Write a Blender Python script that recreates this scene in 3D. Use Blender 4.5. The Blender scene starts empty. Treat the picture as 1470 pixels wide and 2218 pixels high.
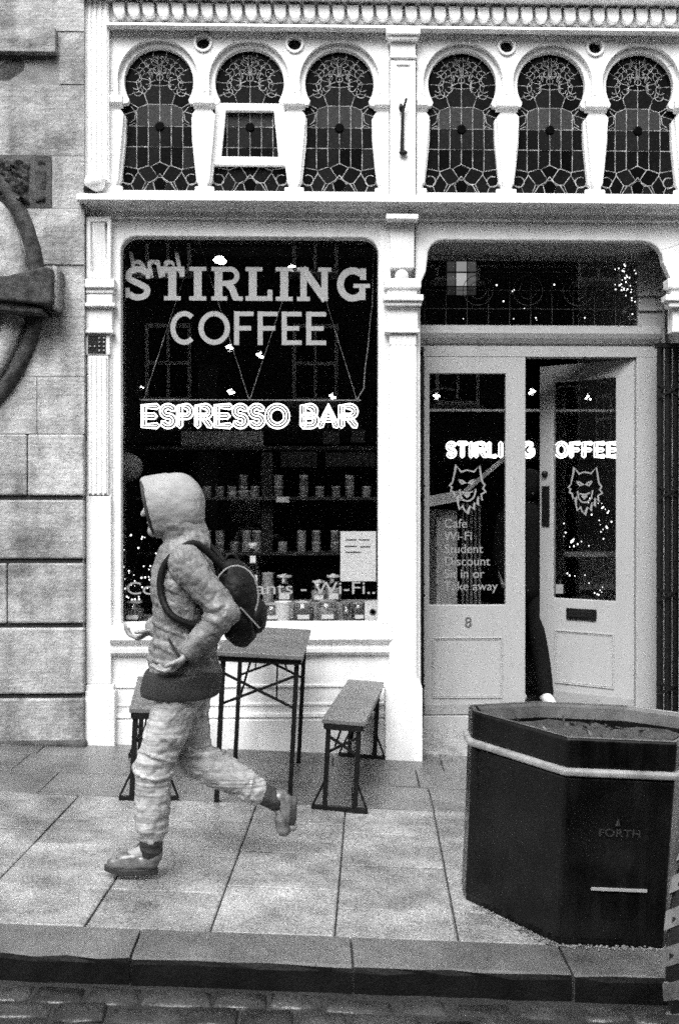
import bpy, bmesh, math, random
from mathutils import Vector, Matrix, Euler
from mathutils.geometry import tessellate_polygon
random.seed(7)
R = math.radians
scene = bpy.context.scene
COL = scene.collection

# ------------------------------------------------------------------ camera
CAM = Vector((0.0, -6.52, 1.58))
YAW, PITCH = R(1.4), R(0.24)
FPX, PCX, PCY = 2144.0, 735.0, 1109.0            # focal length and centre in photograph pixels
cam_d = bpy.data.cameras.new('camera')
cam_d.sensor_fit = 'HORIZONTAL'; cam_d.sensor_width = 24.0; cam_d.lens = 35.0
cam_d.clip_start = 0.05; cam_d.clip_end = 400
cam = bpy.data.objects.new('camera', cam_d); COL.objects.link(cam)
cam.location = CAM
CROT = Euler((R(90) - PITCH, 0, -YAW), 'XYZ')
cam.rotation_euler = CROT
scene.camera = cam
# ------------------------------------------------------------------ world
SUN_EL, SUN_AZ = R(52), R(200)                   # azimuth clockwise from +Y
world = bpy.data.worlds.new('World'); scene.world = world; world.use_nodes = True
wn = world.node_tree; wn.nodes.clear()
sky = wn.nodes.new('ShaderNodeTexSky'); sky.sky_type = 'NISHITA'; sky.sun_disc = False
sky.sun_elevation = SUN_EL; sky.sun_rotation = SUN_AZ
sky.air_density = 2.0; sky.dust_density = 6.0
bw = wn.nodes.new('ShaderNodeRGBToBW')           # black and white film
bg = wn.nodes.new('ShaderNodeBackground'); bg.inputs[1].default_value = 0.13
wo = wn.nodes.new('ShaderNodeOutputWorld')
wn.links.new(sky.outputs[0], bw.inputs[0]); wn.links.new(bw.outputs[0], bg.inputs[0]); wn.links.new(bg.outputs[0], wo.inputs[0])
# ------------------------------------------------------------------ sun behind cloud
sun_d = bpy.data.lights.new('sun', 'SUN'); sun_d.energy = 1.5; sun_d.angle = R(35); sun_d.color = (1, 1, 1)
sun = bpy.data.objects.new('sun', sun_d); COL.objects.link(sun)
sdir = Vector((math.sin(SUN_AZ)*math.cos(SUN_EL), math.cos(SUN_AZ)*math.cos(SUN_EL), math.sin(SUN_EL)))
sun.rotation_euler = sdir.to_track_quat('Z', 'Y').to_euler()
sun.location = (0, -8, 12)
# ------------------------------------------------------------------ exposure
scene.view_settings.view_transform = 'Standard'
scene.view_settings.look = 'None'
scene.view_settings.exposure = 1.22
scene.view_settings.gamma = 1.0
scene.view_settings.use_curve_mapping = False
scene.render.engine = 'CYCLES'
scene.cycles.use_denoising = False              # the photograph is a grainy film picture
scene.cycles.filter_width = 1.7
scene.cycles.use_adaptive_sampling = True; scene.cycles.adaptive_threshold = 0.05; scene.cycles.adaptive_min_samples = 24
scene.cycles.max_bounces = 8
scene.cycles.transparent_max_bounces = 16
scene.cycles.sample_clamp_indirect = 4.0
scene.cycles.caustics_reflective = False
scene.cycles.caustics_refractive = False

# ------------------------------------------------------------------ measuring helpers
CM = CROT.to_matrix()
def ray(px, py):
    return CM @ Vector(((px - PCX)/FPX, (PCY - py)/FPX, -1.0))
def P(px, py, Y=0.0):
    d = ray(px, py); t = (Y - CAM.y)/d.y
    return CAM + d*t
def fx(px, Y=0.0): return P(px, 1100, Y).x
def fz(py, Y=0.0, px=540): return P(px, py, Y).z
GX, GY, GX0 = -0.05, 0.02, -0.57                 # the street falls to the right and to the kerb
def gz(x, y): return GX*(x - GX0) + GY*y
def G(px, py, dz=0.0):
    d = ray(px, py)
    # CAM.z + t dz = GX*(CAM.x + t dx - GX0) + GY*(CAM.y + t dy) + dz
    t = (gz(CAM.x, CAM.y) + dz - CAM.z)/(d.z - GX*d.x - GY*d.y)
    return CAM + d*t

# ------------------------------------------------------------------ materials
def mat(name, v, rough=0.5, metal=0.0, var=0.0, vscale=4.0, bump=0.0, bscale=60.0, spec=0.5,
        streak=0.0, speck=0.0, rvar=0.0, emit=0.0, objvar=0.0, coat=0.0, tool=0.0, soot=0.0, rstretch=None):
    m = bpy.data.materials.new(name); m.use_nodes = True
    nt = m.node_tree; N = nt.nodes; L = nt.links
    b = N['Principled BSDF']
    b.inputs['Base Color'].default_value = (v, v, v, 1)
    b.inputs['Roughness'].default_value = rough; b.inputs['Metallic'].default_value = metal
    b.inputs['Specular IOR Level'].default_value = spec
    b.inputs['Coat Weight'].default_value = coat
    geo = N.new('ShaderNodeNewGeometry')
    val = None
    def noise(scale, detail=5, stretch=None, rgh=0.6):
        n = N.new('ShaderNodeTexNoise'); n.inputs['Scale'].default_value = scale
        n.inputs['Detail'].default_value = detail; n.inputs['Roughness'].default_value = rgh
        if stretch:
            mp = N.new('ShaderNodeMapping'); mp.inputs['Scale'].default_value = stretch
            L.new(geo.outputs['Position'], mp.inputs[0]); L.new(mp.outputs[0], n.inputs['Vector'])
        else: L.new(geo.outputs['Position'], n.inputs['Vector'])
        return n.outputs['Fac']
    def rng(src, a, c, lo, hi):
        mr = N.new('ShaderNodeMapRange'); mr.inputs[1].default_value = a; mr.inputs[2].default_value = c
        mr.inputs[3].default_value = lo; mr.inputs[4].default_value = hi
        L.new(src, mr.inputs[0]); return mr.outputs[0]
    def mul(a, c):
        q = N.new('ShaderNodeMath'); q.operation = 'MULTIPLY'
        L.new(a, q.inputs[0])
        if isinstance(c, (int, float)): q.inputs[1].default_value = c
        else: L.new(c, q.inputs[1])
        return q.outputs[0]
    fs = []
    if var: fs.append(rng(noise(vscale), 0.3, 0.7, 1 - var, 1 + var))
    if streak: fs.append(rng(noise(9, 4, (1, 1, 0.12)), 0.45, 0.75, 1, 1 - streak))
    if soot: fs.append(rng(noise(1.9, 6, None, .7), 0.50, 0.66, 1, 1 - soot))
    if tool: fs.append(rng(noise(10, 3, (.25, .25, 9)), 0.35, 0.65, 1 - tool, 1 + tool))
    if speck: fs.append(rng(noise(95, 3), 0.3, 0.7, 1 - speck, 1 + speck))
    if objvar:
        oi = N.new('ShaderNodeObjectInfo'); fs.append(rng(oi.outputs['Random'], 0, 1, 1 - objvar, 1 + objvar))
    if fs:
        f = fs[0]
        for g in fs[1:]: f = mul(f, g)
        f = mul(f, v)
        cc = N.new('ShaderNodeCombineColor')
        for i in range(3): L.new(f, cc.inputs[i])
        L.new(cc.outputs[0], b.inputs['Base Color'])
    if rvar:
        L.new(rng(noise(3.0, 4, rstretch), 0.35, 0.65, max(rough - rvar, 0.04), rough + rvar), b.inputs['Roughness'])
    if bump:
        bp = N.new('ShaderNodeBump'); bp.inputs['Strength'].default_value = bump; bp.inputs['Distance'].default_value = 0.01
        L.new(noise(bscale, 6), bp.inputs['Height']); L.new(bp.outputs[0], b.inputs['Normal'])
    if emit:
        b.inputs['Emission Color'].default_value = (1, 1, 1, 1); b.inputs['Emission Strength'].default_value = emit
    return m
def glass_mat(name, f0=0.04, rough=0.0, tint=0.9):
    m = bpy.data.materials.new(name); m.use_nodes = True
    nt = m.node_tree; N = nt.nodes; L = nt.links; N.clear()
    out = N.new('ShaderNodeOutputMaterial'); mix = N.new('ShaderNodeMixShader')
    tr = N.new('ShaderNodeBsdfTransparent'); tr.inputs[0].default_value = (tint, tint, tint, 1)
    gl = N.new('ShaderNodeBsdfGlossy'); gl.inputs['Roughness'].default_value = rough
    lw = N.new('ShaderNodeLayerWeight'); lw.inputs[0].default_value = 0.5
    pw = N.new('ShaderNodeMath'); pw.operation = 'POWER'; pw.inputs[1].default_value = 5
    mr = N.new('ShaderNodeMapRange'); mr.inputs[3].default_value = f0; mr.inputs[4].default_value = 1
    L.new(lw.outputs['Facing'], pw.inputs[0]); L.new(pw.outputs[0], mr.inputs[0])
    L.new(mr.outputs[0], mix.inputs[0]); L.new(tr.outputs[0], mix.inputs[1]); L.new(gl.outputs[0], mix.inputs[2])
    L.new(mix.outputs[0], out.inputs[0])
    return m
MT = {}
MT['white'] = mat('white gloss paint', 0.80, 0.38, var=0.07, vscale=3.5, bump=0.10, bscale=25, streak=0.20, speck=0.05)
MT['cream'] = mat('door paint', 0.35, 0.34, var=0.05, vscale=3, bump=0.05, bscale=30, streak=0.08)
MT['kick'] = mat('scuffed kick board', 0.27, 0.45, var=0.15, vscale=6)
MT['grey'] = mat('grey paint', 0.28, 0.5, var=0.1, vscale=5)
MT['stone'] = mat('sandstone', 0.345, 0.85, var=0.36, vscale=4.0, bump=1.0, bscale=32, streak=0.45, speck=0.25, objvar=0.14, tool=0.16, soot=0.62)
MT['soot'] = mat('sooty and shaded carved stone', 0.035, 0.9, var=0.9, vscale=16, bump=1.0, bscale=26, speck=0.4)
MT['stonedark'] = mat('sooty stone', 0.05, 0.85, var=0.6, vscale=9, bump=0.9, bscale=40, speck=0.2)
MT['mortar'] = mat('mortar', 0.20, 0.95, var=0.3, vscale=10, bump=0.4)
MT['joint'] = mat('black joint', 0.015, 0.95)
MT['black'] = mat('black paint', 0.006, 0.4, bump=0.05, bscale=40, spec=0.25)
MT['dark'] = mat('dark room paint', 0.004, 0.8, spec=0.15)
MT['iron'] = mat('black iron', 0.006, 0.5, bump=0.1, bscale=80, spec=0.22)
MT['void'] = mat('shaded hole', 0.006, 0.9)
MT['lead'] = mat('lead came', 0.36, 0.55, var=0.7, vscale=26, spec=0.3)
MT['vinyl'] = mat('white vinyl letter', 0.25, 0.6, var=0.08, vscale=40)
MT['neon'] = mat('neon tube', 0.8, 0.3, emit=2.8)
MT['bulb'] = mat('lit bulb', 0.8, 0.3, emit=14.0)
MT['fairy'] = mat('fairy light', 0.8, 0.3, emit=2.0)
MT['glass'] = glass_mat('shop glass')
MT['jar'] = glass_mat('jar glass', 0.10, 0.03, 0.82)
MT['acrylic'] = glass_mat('acrylic board', 0.05, 0.15, 0.8)
MT['paper'] = mat('paper', 0.72, 0.8)
MT['ink'] = mat('grey print', 0.07, 0.8)
MT['slab'] = mat('wet concrete flag', 0.215, 0.27, soot=0.38, var=0.55, vscale=3.6, bump=0.4, bscale=110, speck=0.55, rvar=0.18, objvar=0.16)
MT['slab2'] = mat('dark wet flag', 0.10, 0.34, var=0.40, vscale=3.0, bump=0.3, bscale=110, speck=0.40, rvar=0.14, objvar=0.18)
MT['ground'] = mat('grout', 0.05, 0.7, var=0.3)
MT['kerb'] = mat('wet granite kerb', 0.085, 0.17, var=0.5, vscale=3.5, bump=0.3, bscale=60, speck=0.25, rvar=0.10, spec=0.9)
MT['kerb_shade'] = mat('shaded kerb face', 0.006, 0.5, var=0.5, vscale=8, bump=0.4, bscale=40, spec=0.12)  # kerb face in shade, painted darker than the kerb top
MT['sett'] = mat('wet granite sett', 0.026, 0.22, var=0.5, vscale=9, bump=0.6, bscale=35, speck=0.3, rvar=0.14, objvar=0.5)
MT['road'] = mat('road bed', 0.02, 0.5, var=0.4, bump=0.6, bscale=30)
MT['wood'] = mat('grey table board', 0.115, 0.42, var=0.25, vscale=6, streak=0.15, bump=0.15, bscale=70)
MT['planter'] = mat('black gloss planter', 0.0035, 0.26, var=0.8, vscale=4, bump=0.22, bscale=7, rvar=0.2, spec=0.27, streak=0.4, rstretch=(5, 5, .6))
MT['soil'] = mat('soil', 0.035, 0.95, var=0.6, vscale=25, bump=1.0, bscale=60)
MT['leaf'] = mat('dark leaf', 0.05, 0.45, var=0.4, vscale=20)
MT['rubber'] = mat('wet tyre rubber', 0.010, 0.3, bump=0.1, spec=0.3)
MT['steel'] = mat('wheel steel', 0.5, 0.35, metal=0.8)
MT['tin'] = mat('printed tin', 0.22, 0.4, var=0.5, vscale=60, objvar=0.35)
MT['board'] = mat('shelf board', 0.05, 0.5, var=0.2)
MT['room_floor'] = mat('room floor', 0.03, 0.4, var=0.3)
MT['opp'] = mat('dark tenement stone', 0.030, 0.9, var=0.3, vscale=1.5)
MT['skin'] = mat('skin', 0.25, 0.5, var=0.06, vscale=15)
MT['jacket'] = mat('grey jacket', 0.15, 0.5, var=0.45, vscale=5, bump=0.6, bscale=16)
MT['hood'] = mat('pale hood', 0.25, 0.65, var=0.10, vscale=7, bump=0.4, bscale=16)
MT['hoodrib'] = mat('ribbed trim', 0.20, 0.8, bump=0.4, bscale=120)
MT['shorts'] = mat('dark shorts', 0.014, 0.7, bump=0.3, bscale=25)
MT['bag'] = mat('black bag cloth', 0.004, 0.6, bump=0.4, bscale=30, spec=0.2)
MT['shoe'] = mat('scuffed leather shoe', 0.12, 0.28, var=0.7, vscale=18)
MT['sole'] = mat('dark sole', 0.02, 0.6)
MT['coat'] = mat('dark coat', 0.006, 0.9, spec=0.1, bump=0.2, bscale=20)
MT['legging'] = mat('shiny pale trouser cloth', 0.30, 0.34, var=0.35, vscale=6, bump=0.5, bscale=14, tool=0.35)

# ------------------------------------------------------------------ mesh builder
WL = {}                                          # world origin of every object
class MB:
    def __init__(s): s.v = []; s.f = []; s.smooth = []
    def add(s, vs, fs, smooth=False):
        o = len(s.v); s.v += [Vector(p) for p in vs]
        for f in fs: s.f.append([i + o for i in f]); s.smooth.append(smooth)
        return s
    def box(s, x0, x1, y0, y1, z0, z1):
        vs = [(x, y, z) for z in (z0, z1) for y in (y0, y1) for x in (x0, x1)]
        return s.add(vs, [(0,2,3,1),(4,5,7,6),(0,1,5,4),(2,6,7,3),(0,4,6,2),(1,3,7,5)])
    def hexa(s, pts):                            # 4 bottom then 4 top points, both counter-clockwise
        return s.add(pts, [(3,2,1,0),(4,5,6,7),(0,1,5,4),(1,2,6,5),(2,3,7,6),(3,0,4,7)])
    def prism(s, poly, fmap, t0, t1, smooth=False):   # 2d polygon swept from t0 to t1; fmap(u, v, t)
        n = len(poly)
        vs = [fmap(u, v, t0) for u, v in poly] + [fmap(u, v, t1) for u, v in poly]
        s.add(vs[:n], [tuple(range(n))]); s.add(vs[n:], [tuple(range(n))[::-1]])
        return s.add(vs, [(i, i+n, (i+1) % n + n, (i+1) % n) for i in range(n)], smooth)
    def plate(s, outer, holes, fmap, t0, t1):
        loops = [outer] + holes
        tris = tessellate_polygon([[Vector((u, v, 0)) for u, v in l] for l in loops])
        flat = [p for l in loops for p in l]; n = len(flat)
        vs = [fmap(u, v, t0) for u, v in flat] + [fmap(u, v, t1) for u, v in flat]
        fs = [tuple(t) for t in tris] + [tuple(i+n for i in t)[::-1] for t in tris]
        o = 0
        for l in loops:
            k = len(l)
            fs += [(o+i, o+i+n, o+(i+1) % k+n, o+(i+1) % k) for i in range(k)]; o += k
        return s.add(vs, fs)
    def tube(s, path, r, n=8, closed=False, r1=None, caps=True):
        path = [Vector(p) for p in path]; m = len(path); rings = []
        up = None
        for i, p in enumerate(path):
            a = path[(i-1) % m] if (closed or i) else p; c = path[(i+1) % m] if (closed or i < m-1) else p
            d = (c - a)
            if d.length < 1e-9: d = Vector((0,0,1))
            d.normalize()
            if up is None:
                up = Vector((0,0,1)) if abs(d.z) < 0.9 else Vector((1,0,0))
            sd = d.cross(up)
            if sd.length < 1e-4: sd = d.cross(Vector((0,1,0)))
            sd.normalize(); u2 = sd.cross(d).normalized(); up = u2
            rr = r if r1 is None else r + (r1 - r)*i/max(m-1, 1)
            if isinstance(r, (list, tuple)): rr = r[i]
            rings.append([p + sd*math.cos(t*2*math.pi/n)*rr + u2*math.sin(t*2*math.pi/n)*rr for t in range(n)])
        vs = [q for g in rings for q in g]; fs = []
        for i in range(m if closed else m-1):
            j = (i+1) % m
            for k in range(n):
                l = (k+1) % n; fs.append((i*n+k, i*n+l, j*n+l, j*n+k))
        s.add(vs, fs, True)
        if not closed and caps:
            s.add(rings[0], [tuple(range(n))[::-1]]); s.add(rings[-1], [tuple(range(n))])
        return s
    def bar(s, a, c, w, h=None):                 # square bar between two points
        a, c = Vector(a), Vector(c); h = h or w; d = (c - a).normalized()
        up = Vector((0,0,1)) if abs(d.z) < 0.95 else Vector((0,1,0))
        sd = d.cross(up).normalized()*w/2; u2 = sd.cross(d).normalized()*h/2
        return s.hexa([a-sd-u2, a+sd-u2, a+sd+u2, a-sd+u2, c-sd-u2, c+sd-u2, c+sd+u2, c-sd+u2])
    def lathe(s, c, prof, n=20, axis='Z'):
        c = Vector(c); m = len(prof); vs = []
        for r, h in prof:
            for k in range(n):
                t = 2*math.pi*k/n; a, d = r*math.cos(t), r*math.sin(t)
                vs.append(c + (Vector((a, d, h)) if axis == 'Z' else Vector((a, h, d)) if axis == 'Y' else Vector((h, a, d))))
        fs = [(i*n+k, i*n+(k+1) % n, (i+1)*n+(k+1) % n, (i+1)*n+k) for i in range(m-1) for k in range(n)]
        s.add(vs, fs, True)
        s.add(vs[:n], [tuple(range(n))[::-1]]); return s.add(vs[-n:], [tuple(range(n))])
    def ball(s, c, r, n=12, sc=(1,1,1), rot=None):
        c = Vector(c); m = n//2 + 1; vs = []; fs = []
        for i in range(m):
            a = math.pi*i/(m-1)
            for k in range(n):
                t = 2*math.pi*k/n
                p = Vector((math.sin(a)*math.cos(t)*r*sc[0], math.sin(a)*math.sin(t)*r*sc[1], math.cos(a)*r*sc[2]))
                if rot: p.rotate(rot)
                vs.append(c + p)
        fs = [(i*n+k, (i+1)*n+k, (i+1)*n+(k+1) % n, i*n+(k+1) % n) for i in range(m-1) for k in range(n)]
        return s.add(vs, fs, True)
    def capsule(s, a, c, ra, rc, n=14):
        a, c = Vector(a), Vector(c); d = (c - a); L_ = d.length; d.normalize()
        path, rr = [], []
        for t in (90, 65, 40, 18): path.append(a - d*ra*math.sin(R(t))); rr.append(max(ra*math.cos(R(t)), 0.001))
        for q in (0, .25, .5, .75, 1): path.append(a + d*L_*q); rr.append(ra + (rc - ra)*q)
        for t in (18, 40, 65, 90): path.append(c + d*rc*math.sin(R(t))); rr.append(max(rc*math.cos(R(t)), 0.001))
        return s.tube(path, rr, n)
    def mould(s, prof, x0, x1):                  # (y, z) profile run along x
        return s.prism(prof, lambda u, v, t: Vector((t, u, v)), x0, x1)
    def build(s, name, m, parent=None, bevel=0.0, seg=2, weld=False):
        mn = Vector([min(p[i] for p in s.v) for i in range(3)]); mx = Vector([max(p[i] for p in s.v) for i in range(3)])
        c = (mn + mx)/2
        me = bpy.data.meshes.new(name); me.from_pydata([p - c for p in s.v], [], s.f)
        me.polygons.foreach_set('use_smooth', s.smooth)
        me.materials.append(MT[m] if isinstance(m, str) else m)
        bm = bmesh.new(); bm.from_mesh(me)
        if weld or bevel: bmesh.ops.remove_doubles(bm, verts=bm.verts, dist=1e-5)
        bmesh.ops.recalc_face_normals(bm, faces=bm.faces)
        bm.to_mesh(me); bm.free()
        o = link(name, me, parent, c)
        if bevel:
            b = o.modifiers.new('bevel', 'BEVEL'); b.width = bevel; b.segments = seg; b.limit_method = 'ANGLE'; b.angle_limit = R(35)
            b.harden_normals = False
        return o
def link(name, data, parent, loc):
    o = bpy.data.objects.new(name, data); COL.objects.link(o)
    WL[o.name] = Vector(loc)
    o.location = Vector(loc) - (WL[parent.name] if parent else Vector((0,0,0)))
    if parent: o.parent = parent
    if name == 'light_bulb': k = random.uniform(.45, 1.25); o.scale = (k, k, k)
    return o
def tag(o, label=None, cat=None, group=None, kind=None):
    if label: o['label'] = label
    if cat: o['category'] = cat
    if group: o['group'] = group
    if kind: o['kind'] = kind
    return o
def empty(name, loc, label, cat, group=None):
    o = link(name, None, None, loc); o.empty_display_size = 0.1
    return tag(o, label, cat, group)
def pxbox(mb, px0, px1, py0, py1, y0, y1, ref=None):
    """box whose front face (at depth y0) covers the given rectangle of the photograph"""
    q = ref if ref is not None else (px0 + px1)/2
    return mb.box(fx(px0, y0), fx(px1, y0), y0, y1, fz(py1, y0, q), fz(py0, y0, q))
XZ = lambda u, v, t: Vector((u, t, v))
def rrect(x0, x1, z0, z1, r, top_only=True, n=7):
    pts = [(x0, z0), (x1, z0)] if top_only else [(x0+r, z0), (x1-r, z0)] + []
    if not top_only:
        pts = [(x0 + r - r*math.cos(R(90)*i/n + 0), z0 + r - r*math.sin(R(90)*i/n)) for i in range(n+1)]
        pts += [(x1 - r + r*math.sin(R(90)*i/n), z0 + r - r*math.cos(R(90)*i/n)) for i in range(n+1)]
    pts += [(x1 - r + r*math.cos(R(90)*i/n), z1 - r + r*math.sin(R(90)*i/n)) for i in range(n+1)]
    pts += [(x0 + r - r*math.sin(R(90)*i/n), z1 - r + r*math.cos(R(90)*i/n)) for i in range(n+1)]
    return pts
def text_mesh(body, size, fmap, thick=0.001, align='LEFT', shear=0.0, space=1.0, offset=0.0):
    cu = bpy.data.curves.new('t', 'FONT'); cu.body = body; cu.size = size; cu.align_x = align; cu.extrude = thick/2
    cu.shear = shear; cu.space_line = space; cu.offset = offset
    ob = bpy.data.objects.new('t', cu); COL.objects.link(ob)
    dg = bpy.context.evaluated_depsgraph_get(); dg.update()
    me = bpy.data.meshes.new_from_object(ob.evaluated_get(dg))
    mb = MB(); mb.add([fmap(v.co.x, v.co.y, v.co.z) for v in me.vertices], [tuple(p.vertices) for p in me.polygons])
    bpy.data.objects.remove(ob); bpy.data.curves.remove(cu); bpy.data.meshes.remove(me)
    return mb
def arc(cx, cy, rx, ry, a0, a1, n=14):
    return [(cx + rx*math.cos(R(a0 + (a1-a0)*i/n)), cy + ry*math.sin(R(a0 + (a1-a0)*i/n))) for i in range(n+1)]
def ribbon(mb, path, w, fmap, t0, t1):
    """flat stroke of width w along a 2d path"""
    n = len(path); Lp, Rp = [], []
    for i in range(n):
        a = Vector(path[max(i-1, 0)]); c = Vector(path[min(i+1, n-1)]); d = (c - a).normalized()
        nn = Vector((-d.y, d.x)); p = Vector(path[i]); ww = w[i] if isinstance(w, list) else w
        if 0 < i < n-1:
            e = (p - a).normalized(); k = max(0.45, abs(e.dot(d))); ww = ww/k
        Lp.append(p + nn*ww/2); Rp.append(p - nn*ww/2)
    vs = [fmap(q.x, q.y, t0) for q in Lp] + [fmap(q.x, q.y, t0) for q in Rp] + [fmap(q.x, q.y, t1) for q in Lp] + [fmap(q.x, q.y, t1) for q in Rp]
    fs = []
    for i in range(n-1):
        fs += [(i, i+1, n+i+1, n+i), (2*n+i, 3*n+i, 3*n+i+1, 2*n+i+1), (i, 2*n+i, 2*n+i+1, i+1), (n+i, n+i+1, 3*n+i+1, 3*n+i)]
    fs += [(0, n, 3*n, 2*n), (n-1, 3*n-1, 4*n-1, 2*n-1)]
    return mb.add(vs, fs)

# ================================================================== STREET
YK = G(550, 2086).y                              # front edge of the kerb
YKI = YK + 0.235                                 # back edge of the kerb
YIN = -1.10                                      # joint between dark and pale flags
TILT = math.tan(R(3.3))
def gpt(x, y, dz=0.0, sh=0.0): 
    x2 = x + sh*(y - YK); return Vector((x2, y, gz(x2, y) + dz))
mb = MB(); XA, XB = -60, 60
mb.hexa([gpt(XA, YK+.03, -.4), gpt(XB, YK+.03, -.4), gpt(XB, 0.6, -.4), gpt(XA, 0.6, -.4), gpt(XA, YK+.03, -.022), gpt(XB, YK+.03, -.022), gpt(XB, 0.6, -.022), gpt(XA, 0.6, -.022)])
pave = tag(mb.build('pavement', 'ground'), kind='structure')
mb = MB(); RZ = -0.088
mb.hexa([gpt(XA, -14, RZ-.4), gpt(XB, -14, RZ-.4), gpt(XB, YK+.05, RZ-.4), gpt(XA, YK+.05, RZ-.4), gpt(XA, -14, RZ-.012), gpt(XB, -14, RZ-.012), gpt(XB, YK+.05, RZ-.012), gpt(XA, YK+.05, RZ-.012)])
road = tag(mb.build('road', 'road'), kind='structure')
def slab(x0, x1, y0, y1, sh, m, g=0.008, jit=0.005):
    d = [random.uniform(-jit, jit*.4) for _ in range(4)]; x0 += g/2; x1 -= g/2; y0 += g/2; y1 -= g/2
    b = MB(); cs = [(x0, y0), (x1, y0), (x1, y1), (x0, y1)]
    e = 0.006
    ci = [(x0+e, y0+e), (x1-e, y0+e), (x1-e, y1-e), (x0+e, y1-e)]
    lo = [gpt(x, y, -.05, sh) for x, y in cs]; mi = [gpt(x, y, -.004 + d[i], sh) for i, (x, y) in enumerate(cs)]; hi = [gpt(x, y, d[i], sh) for i, (x, y) in enumerate(ci)]
    b.add(lo + mi + hi, [(3,2,1,0),(8,9,10,11)] + [(i, (i+1)%4, 4+(i+1)%4, 4+i) for i in range(4)] + [(4+i, 4+(i+1)%4, 8+(i+1)%4, 8+i) for i in range(4)])
    return b.build('paving_slab', m, pave)
c3, c4 = G(445, 2042).x, G(722, 2042).x
CW = c4 - c3
xs0 = c3 - TILT*(G(445, 2042).y - YK)
for i in range(-8, 9):
    xa = xs0 + i*CW; y = YKI + 0.004; first = True
    while y < YIN - 0.08:
        h = random.choice((.30, .36, .42, .48)) if not first else random.uniform(.22, .45)
        first = False
        y1 = y + h
        if YIN - y1 < 0.14: y1 = YIN
        slab(xa, xa + CW, y, y1, TILT, 'slab'); y = y1
y = YIN
for k, h in enumerate((.42, .36, .34)):
    x = -3.9 - 0.2*k
    y1 = min(y + h, 0.0)
    while x < 4.0:
        w = random.choice((.45, .55, .62, .7)); slab(x, x + w, y, y1, TILT*0.6, 'slab2'); x += w
    y = y1
# kerb stones
def kerb(x0, x1):
    b = MB(); g = .005; e = .018; x0 += g; x1 -= g
    pr = [(YKI, -.45), (YKI, 0), (YK+e, -.002), (YK+e*.3, -.006), (YK, -.022), (YK-.004, -.45)]
    n = len(pr); ns = 7; vs = []
    for i in range(ns+1):
        x = x0 + (x1-x0)*i/ns
        for q, (yy, dz) in enumerate(pr):
            j = random.uniform(-.005, .005) if 2 <= q <= 4 else 0
            vs.append(gpt(x, yy + j, dz + j*.6))
    fs = [(i*n+k, i*n+(k+1)%n, (i+1)*n+(k+1)%n, (i+1)*n+k) for i in range(ns) for k in range(n)]
    b.add(vs, fs, False); b.add(vs[:n], [tuple(range(n))]); b.add(vs[-n:], [tuple(range(n))[::-1]]); b.nface = (ns, n)
    return b
kroot = tag(MB().hexa([gpt(-8, YK+.04, -.5), gpt(8, YK+.04, -.5), gpt(8, YKI-.01, -.5), gpt(-8, YKI-.01, -.5), gpt(-8, YK+.04, -.03), gpt(8, YK+.04, -.03), gpt(8, YKI-.01, -.03), gpt(-8, YKI-.01, -.03)]).build('kerb', 'ground'), kind='structure')
kj = [G(288, 2060).x, G(764, 2090).x, G(1240, 2110).x]; kw = kj[1] - kj[0]
edges = [kj[0] - kw*i for i in (4, 3, 2, 1)] + kj + [kj[2] + kw*i for i in (1, 2, 3)]
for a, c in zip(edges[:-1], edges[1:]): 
    ko = kerb(a, c).build('kerb_stone', 'kerb', kroot); ko.data.materials.append(MT['kerb_shade'])
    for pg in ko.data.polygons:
        if pg.normal.y < -.75: pg.material_index = 1      # shade of the upright face put into its colour
# setts
sett_me = []
for q in range(4):
    b = MB(); rs = random.Random(q)
    L0, W0, H0 = .100, .052, .05
    for (sx, sy, z) in ((1, 1, -H0), (1, 1, -.014), (.93, .86, -.004), (.72, .6, .001)):
        b.v += [Vector((sx*L0*a + rs.uniform(-.004, .004), sy*W0*c + rs.uniform(-.003, .003), z + rs.uniform(-.003, .003))) for a, c in ((-1,-1),(1,-1),(1,1),(-1,1))]
    for l in range(3):
        for i in range(4): b.f.append([l*4+i, l*4+(i+1)%4, l*4+4+(i+1)%4, l*4+4+i]); b.smooth.append(True)
    b.f.append([12,13,14,15]); b.smooth.append(True)
    me = bpy.data.meshes.new('sett'); me.from_pydata(b.v, [], b.f); me.materials.append(MT['sett'])
    me.polygons.foreach_set('use_smooth', b.smooth); sett_me.append(me)
for r_ in range(9):
    yy = YK - .085 - r_*.118; x = -2.6 + random.uniform(0, .2)
    while x < 2.6:
        w = random.uniform(.8, 1.25); x += .105*w
        p = gpt(x, yy + random.uniform(-.008, .008), RZ + random.uniform(-.01, .008))
        o = link('sett', random.choice(sett_me), road, p); o.scale = (w, random.uniform(.95, 1.08), 1)
        o.rotation_euler = (random.uniform(-.05, .05) + GY, random.uniform(-.05, .05) - GX, random.uniform(-.04, .04))
        x += .105*w + .006

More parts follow.
